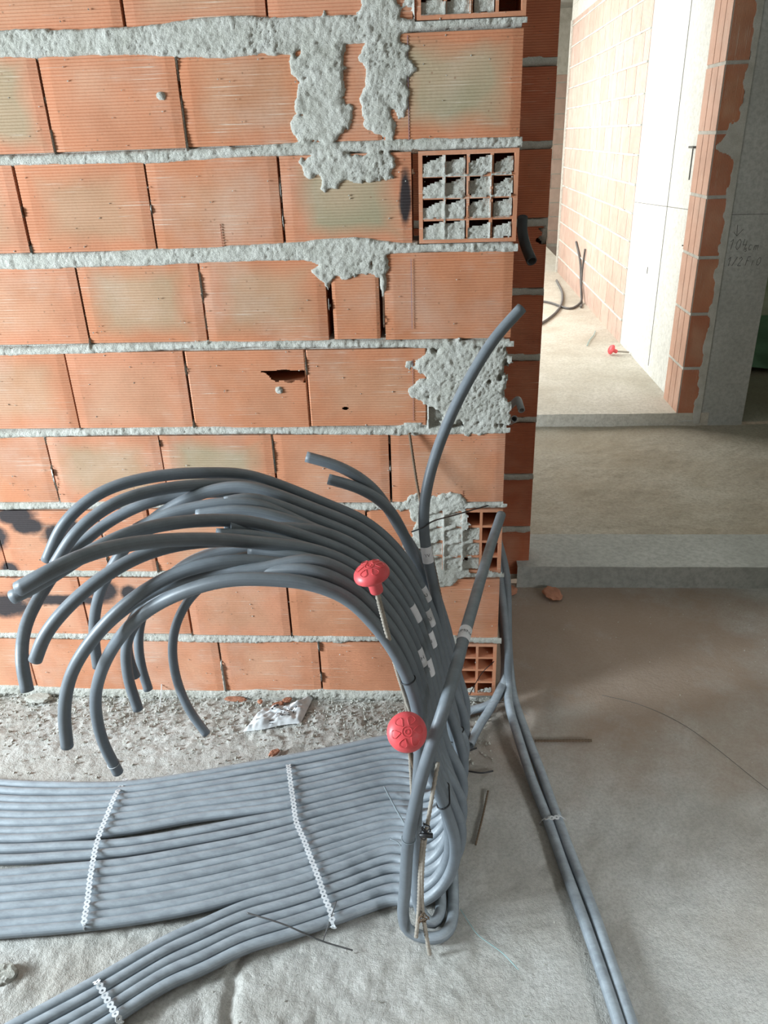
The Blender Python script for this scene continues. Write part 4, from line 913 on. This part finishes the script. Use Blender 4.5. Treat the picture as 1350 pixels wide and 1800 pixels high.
tag(kn.build('tie_wire_knot', M['rust'], None, True), 'rusty twisted wire knot at the top of the upright bar', 'wire')
kn = MB()
for k in range(4):
    c0 = Vector((-.030, -.822, .115)); P = [c0+Vector((rk.uniform(-.012, .012), rk.uniform(-.004, .004), rk.uniform(-.012, .012))) for _ in range(5)]
    sweep(kn, catmull(P, .003), .0011, 6, 0)
tag(kn.build('tie_wire_knot', M['rust'], None, True), 'rusty twisted wire knot low on the front stake', 'wire')
# loose ties and strings
line('loose_cable_tie', [(-.139, -.396, .040), (-.105, -.47, .041), (-.070, -.548, .05), (-.055, -.60, .055)], .0022, 'tie_grey', 'long grey cable tie end lying slanted on the conduit fan', 'cable tie')
line('loose_cable_tie', [(-.115, -.56, .040), (-.095, -.572, .041), (-.084, -.59, .041), (-.066, -.615, .041)], .0016, 'tie_grey', 'short grey tie end lying on the fan below the longer one', 'cable tie')
line('steel_wire', [(-.414, -.778, .052), (-.33, -.797, .045), (-.25, -.812, .018), (-.181, -.823, .006)], .0018, 'wire', 'dark wire lying over the lower conduits beside the strap end', 'wire')
line('steel_wire', [(-.223, -.739, .048), (-.235, -.775, .03), (-.246, -.808, .012)], .0012, 'wire', 'thin dark wire crossing the strap end and the longer wire', 'wire')
line('loose_cable_tie', [(.077, -.297, .004), (.118, -.303, .004), (.149, -.295, .004)], .0022, 'tie_black', 'short black tie lying level on the floor right of the bundle', 'cable tie')
line('loose_cable_tie', [(.060, -.236, .004), (.085, -.222, .004), (.109, -.209, .004)], .0022, 'tie_black', 'short black tie on the floor close behind the bundle', 'cable tie')
line('string', [(.049, -.715, .004), (.070, -.752, .004), (.085, -.775, .004), (.135, -.815, .004), (.165, -.85, .004)], .0010, 'string_blue', 'thin teal string lying on the floor in front of the bundle', 'string')
line('thin_thread', [(.06, -.155, .01), (.11, -.10, .05), (.17, -.075, .06), (.235, -.06, .028), (.27, -.07, .004)], .0005, 'conduit_pale', 'fine pale thread crossing the conduit pair at the wall corner', 'thread')
line('thin_thread', [(.50, .03, .003), (.60, -.01, .003), (.706, -.096, .003), (.854, -.34, .003)], .0007, 'wire', 'fine dark thread curving over the right floor', 'thread')
tie_at(('A10',), (-.79, -.57, .26), 'white thread tied round the innermost hanging tip', .0007, 'white_plastic')
line('plastic_strip', [(-.858, .0, .045), (-.853, -.03, .025), (-.850, -.059, .006)], .0014, 'white_plastic', 'thin white plastic strip on the gravel between the hanging tips', 'strip')
# plastic bag
bx = np.linspace(-1, 1, 46); by = np.linspace(-1, 1, 34); A, B = np.meshgrid(bx, by, indexing='ij')
px_ = -.475 + A*.082 + B*.012; py_ = -.088 + A*.036 + B*(.052-.018*A*A*np.sign(.2-A)) - .018*np.exp(-((A-.25)/.5)**2)*(B > 0)*B
cr_ = np.abs(fbm(A*3.1+4, B*3.1, 201, 3)-.5)*.035 + np.abs(np.sin((A*5+B*2)+3*fbm(A*2, B*2, 207, 2)))*.006
edge = np.clip((1-np.maximum(np.abs(A), np.abs(B)))*5, 0, 1)
bag = grid_mesh('plastic_bag', px_, py_, .004+edge*(cr_+.008), None, M['white_plastic'])
tag(bag, 'small crumpled white plastic bag with dark print on the gravel by the wall', 'plastic bag')
def on_bag(a, b_):
    i = int((a+1)/2*45); j = int((b_+1)/2*33); return Vector((px_[i, j], py_[i, j], .004+edge[i, j]*(cr_[i, j]+.008)+.0012))
pr_ = MB()
for k in range(9):
    a = .02+k*.075
    for s in range(7):
        if (k*3+s) % 5 == 0: continue
        p = on_bag(a+.02*s*.3, -.62+s*.12); q2 = on_bag(a+.02*(s+1)*.3, -.62+(s+1)*.12-.03); sd = Vector((.0012, 0, 0))
        pr_.add([p-sd, q2-sd, q2+sd, p+sd], [(0, 1, 2, 3)])
for (a, b_, w_, h_) in ((-.22, .55, .004, .006), (-.19, .72, .004, .005), (-.25, .38, .003, .004), (-.1, -.66, .010, .0015), (-.1, -.80, .010, .0015)):
    p = on_bag(a, b_); pr_.add([p+Vector((-w_, -h_, .001)), p+Vector((w_, -h_, .001)), p+Vector((w_, h_, .001)), p+Vector((-w_, h_, .001))], [(0, 1, 2, 3)])
pr_.build('print', M['ink'], bag)
def chip(name, c, sx, sy, sz, label, cat, m='chip', seed=0, rot=0.0):
    rr = random.Random(seed); bm = bmesh.new(); bmesh.ops.create_icosphere(bm, subdivisions=3, radius=1)
    for v in bm.verts:
        n = 1+.28*(rr.random()-.5); q = v.co.copy()
        q.z = max(-.6, min(.6, q.z)); v.co = Vector((q.x*sx*n, q.y*sy*n, q.z*sz*(1+.3*(rr.random()-.5))))
    me = bpy.data.meshes.new(name); bm.to_mesh(me); bm.free(); o = link(name, me, M[m]); o.location = c; o.rotation_euler = (0.15, .1, rot)
    return tag(o, label, cat, 'brick fragments' if m == 'chip' else None)
chip('brick_chip', (-.488, -.045, .008), .020, .010, .010, 'flat orange brick chip lying behind the plastic bag, left piece', 'brick chip', seed=1, rot=.7)
chip('brick_chip', (-.462, -.022, .009), .015, .009, .008, 'flat orange brick chip touching the wall behind the plastic bag', 'brick chip', seed=2, rot=.6)
chip('brick_chip', (-.545, -.030, .008), .008, .007, .007, 'small round brick pebble left of the plastic bag', 'brick chip', seed=3)
chip('brick_chip', (-.625, -.018, .006), .034, .010, .006, 'flat brick sliver at the foot of the wall left of the bag', 'brick chip', seed=4, rot=.1)
chip('brick_chip', (-.46, -.245, .006), .018, .009, .008, 'orange brick crumb at the top end of the middle strap', 'brick chip', seed=5, rot=.8)
chip('brick_chip', (.255, .62, .012), .045, .03, .012, 'orange brick fragment below the rear brick wall', 'brick chip', seed=6, rot=.3)
chip('brick_chip', (.425, .600, .012), .035, .04, .012, 'dark orange brick fragment at the foot of the kerb', 'brick chip', seed=7, rot=.5)
chip('mortar_lump', (-1.245, -.035, .012), .040, .018, .012, 'grey mortar lump on the ground under the farthest left tip', 'mortar lump', 'mortar', seed=8, rot=.2)
chip('mortar_lump', (-.905, -.905, .006), .026, .022, .016, 'grey mortar lump stuck to the floor at the lower left', 'mortar lump', 'mortar', seed=9, rot=.2)
# rubble
rub = MB(); rr = random.Random(77)
for _ in range(2600):
    x = rr.uniform(-1.6, .15); y = -abs(rr.gauss(0, .13))-.004
    if y < -.36 - .0*x: continue
    crumb(rub, (x, y, rr.uniform(-.003, .004)), rr.choice([.002, .003, .003, .004, .006]), rr)
for _ in range(500):
    x = rr.uniform(-1.2, 1.2); y = rr.uniform(-1.3, .6); crumb(rub, (x, y, -.003), rr.choice([.0012, .002, .002, .003]), rr)
ro = rub.build('gravel', M['mortar']); ro['kind'] = 'stuff'; tag(ro, 'loose grey gravel and grit scattered on the rough floor', 'gravel')
# ---------------------------------------------------------------- things in the passage
line('cord', [(1.24, 6.51, .155), (1.19, 5.75, .16), (1.09, 5.16, .158), (.95, 4.72, .158), (.80, 4.42, .158), (.6, 4.2, .158)], .011, 'cord', 'grey cable snaking over the bright passage floor', 'cable')
line('cord', [(1.318, 5.95, .60), (1.315, 5.62, .45), (1.312, 5.50, .30), (1.300, 5.33, .18), (1.25, 5.20, .158), (1.15, 5.05, .158), (1.0, 5.35, .158), (.8, 5.5, .158)], .010, 'cord', 'grey cable coming out of the passage wall and hanging to the floor', 'cable')
line('cord', [(1.316, 5.44, .60), (1.310, 5.46, .42), (1.302, 5.40, .25), (1.295, 5.28, .16), (1.26, 5.10, .158)], .009, 'cord', 'grey cable beside the wall outlet hanging straight to the floor', 'cable')
rc_ = cap((1.200, 3.50, .185), Vector((-1, -.15, .45)), 'small red cap lying on the bright passage floor by the wall', .95)
rebar([(1.225, 3.50, .172), (1.325, 3.515, .160)], 'short steel bar joining the red cap to the passage wall', .005, 'dusty_steel')
gs = np.linspace(-1, 1, 24); A, B = np.meshgrid(gs, gs, indexing='ij')
gq = grid_mesh('green_light_sheet', 2.55+A*.55, 4.0+B*.8, .10+.05*fbm(A*3, B*3, 301, 3), None, M['green_light']); tag(gq, 'added green sheet standing in for green light on the floor behind the concrete pier', 'sheet')  # added sheet, tints the dim floor as green light would
line('string', [(1.08, 3.75, .152), (1.13, 3.92, .154), (1.18, 4.05, .154), (1.22, 4.2, .154)], .003, 'string_blue', 'pale teal string on the bright passage floor', 'string')
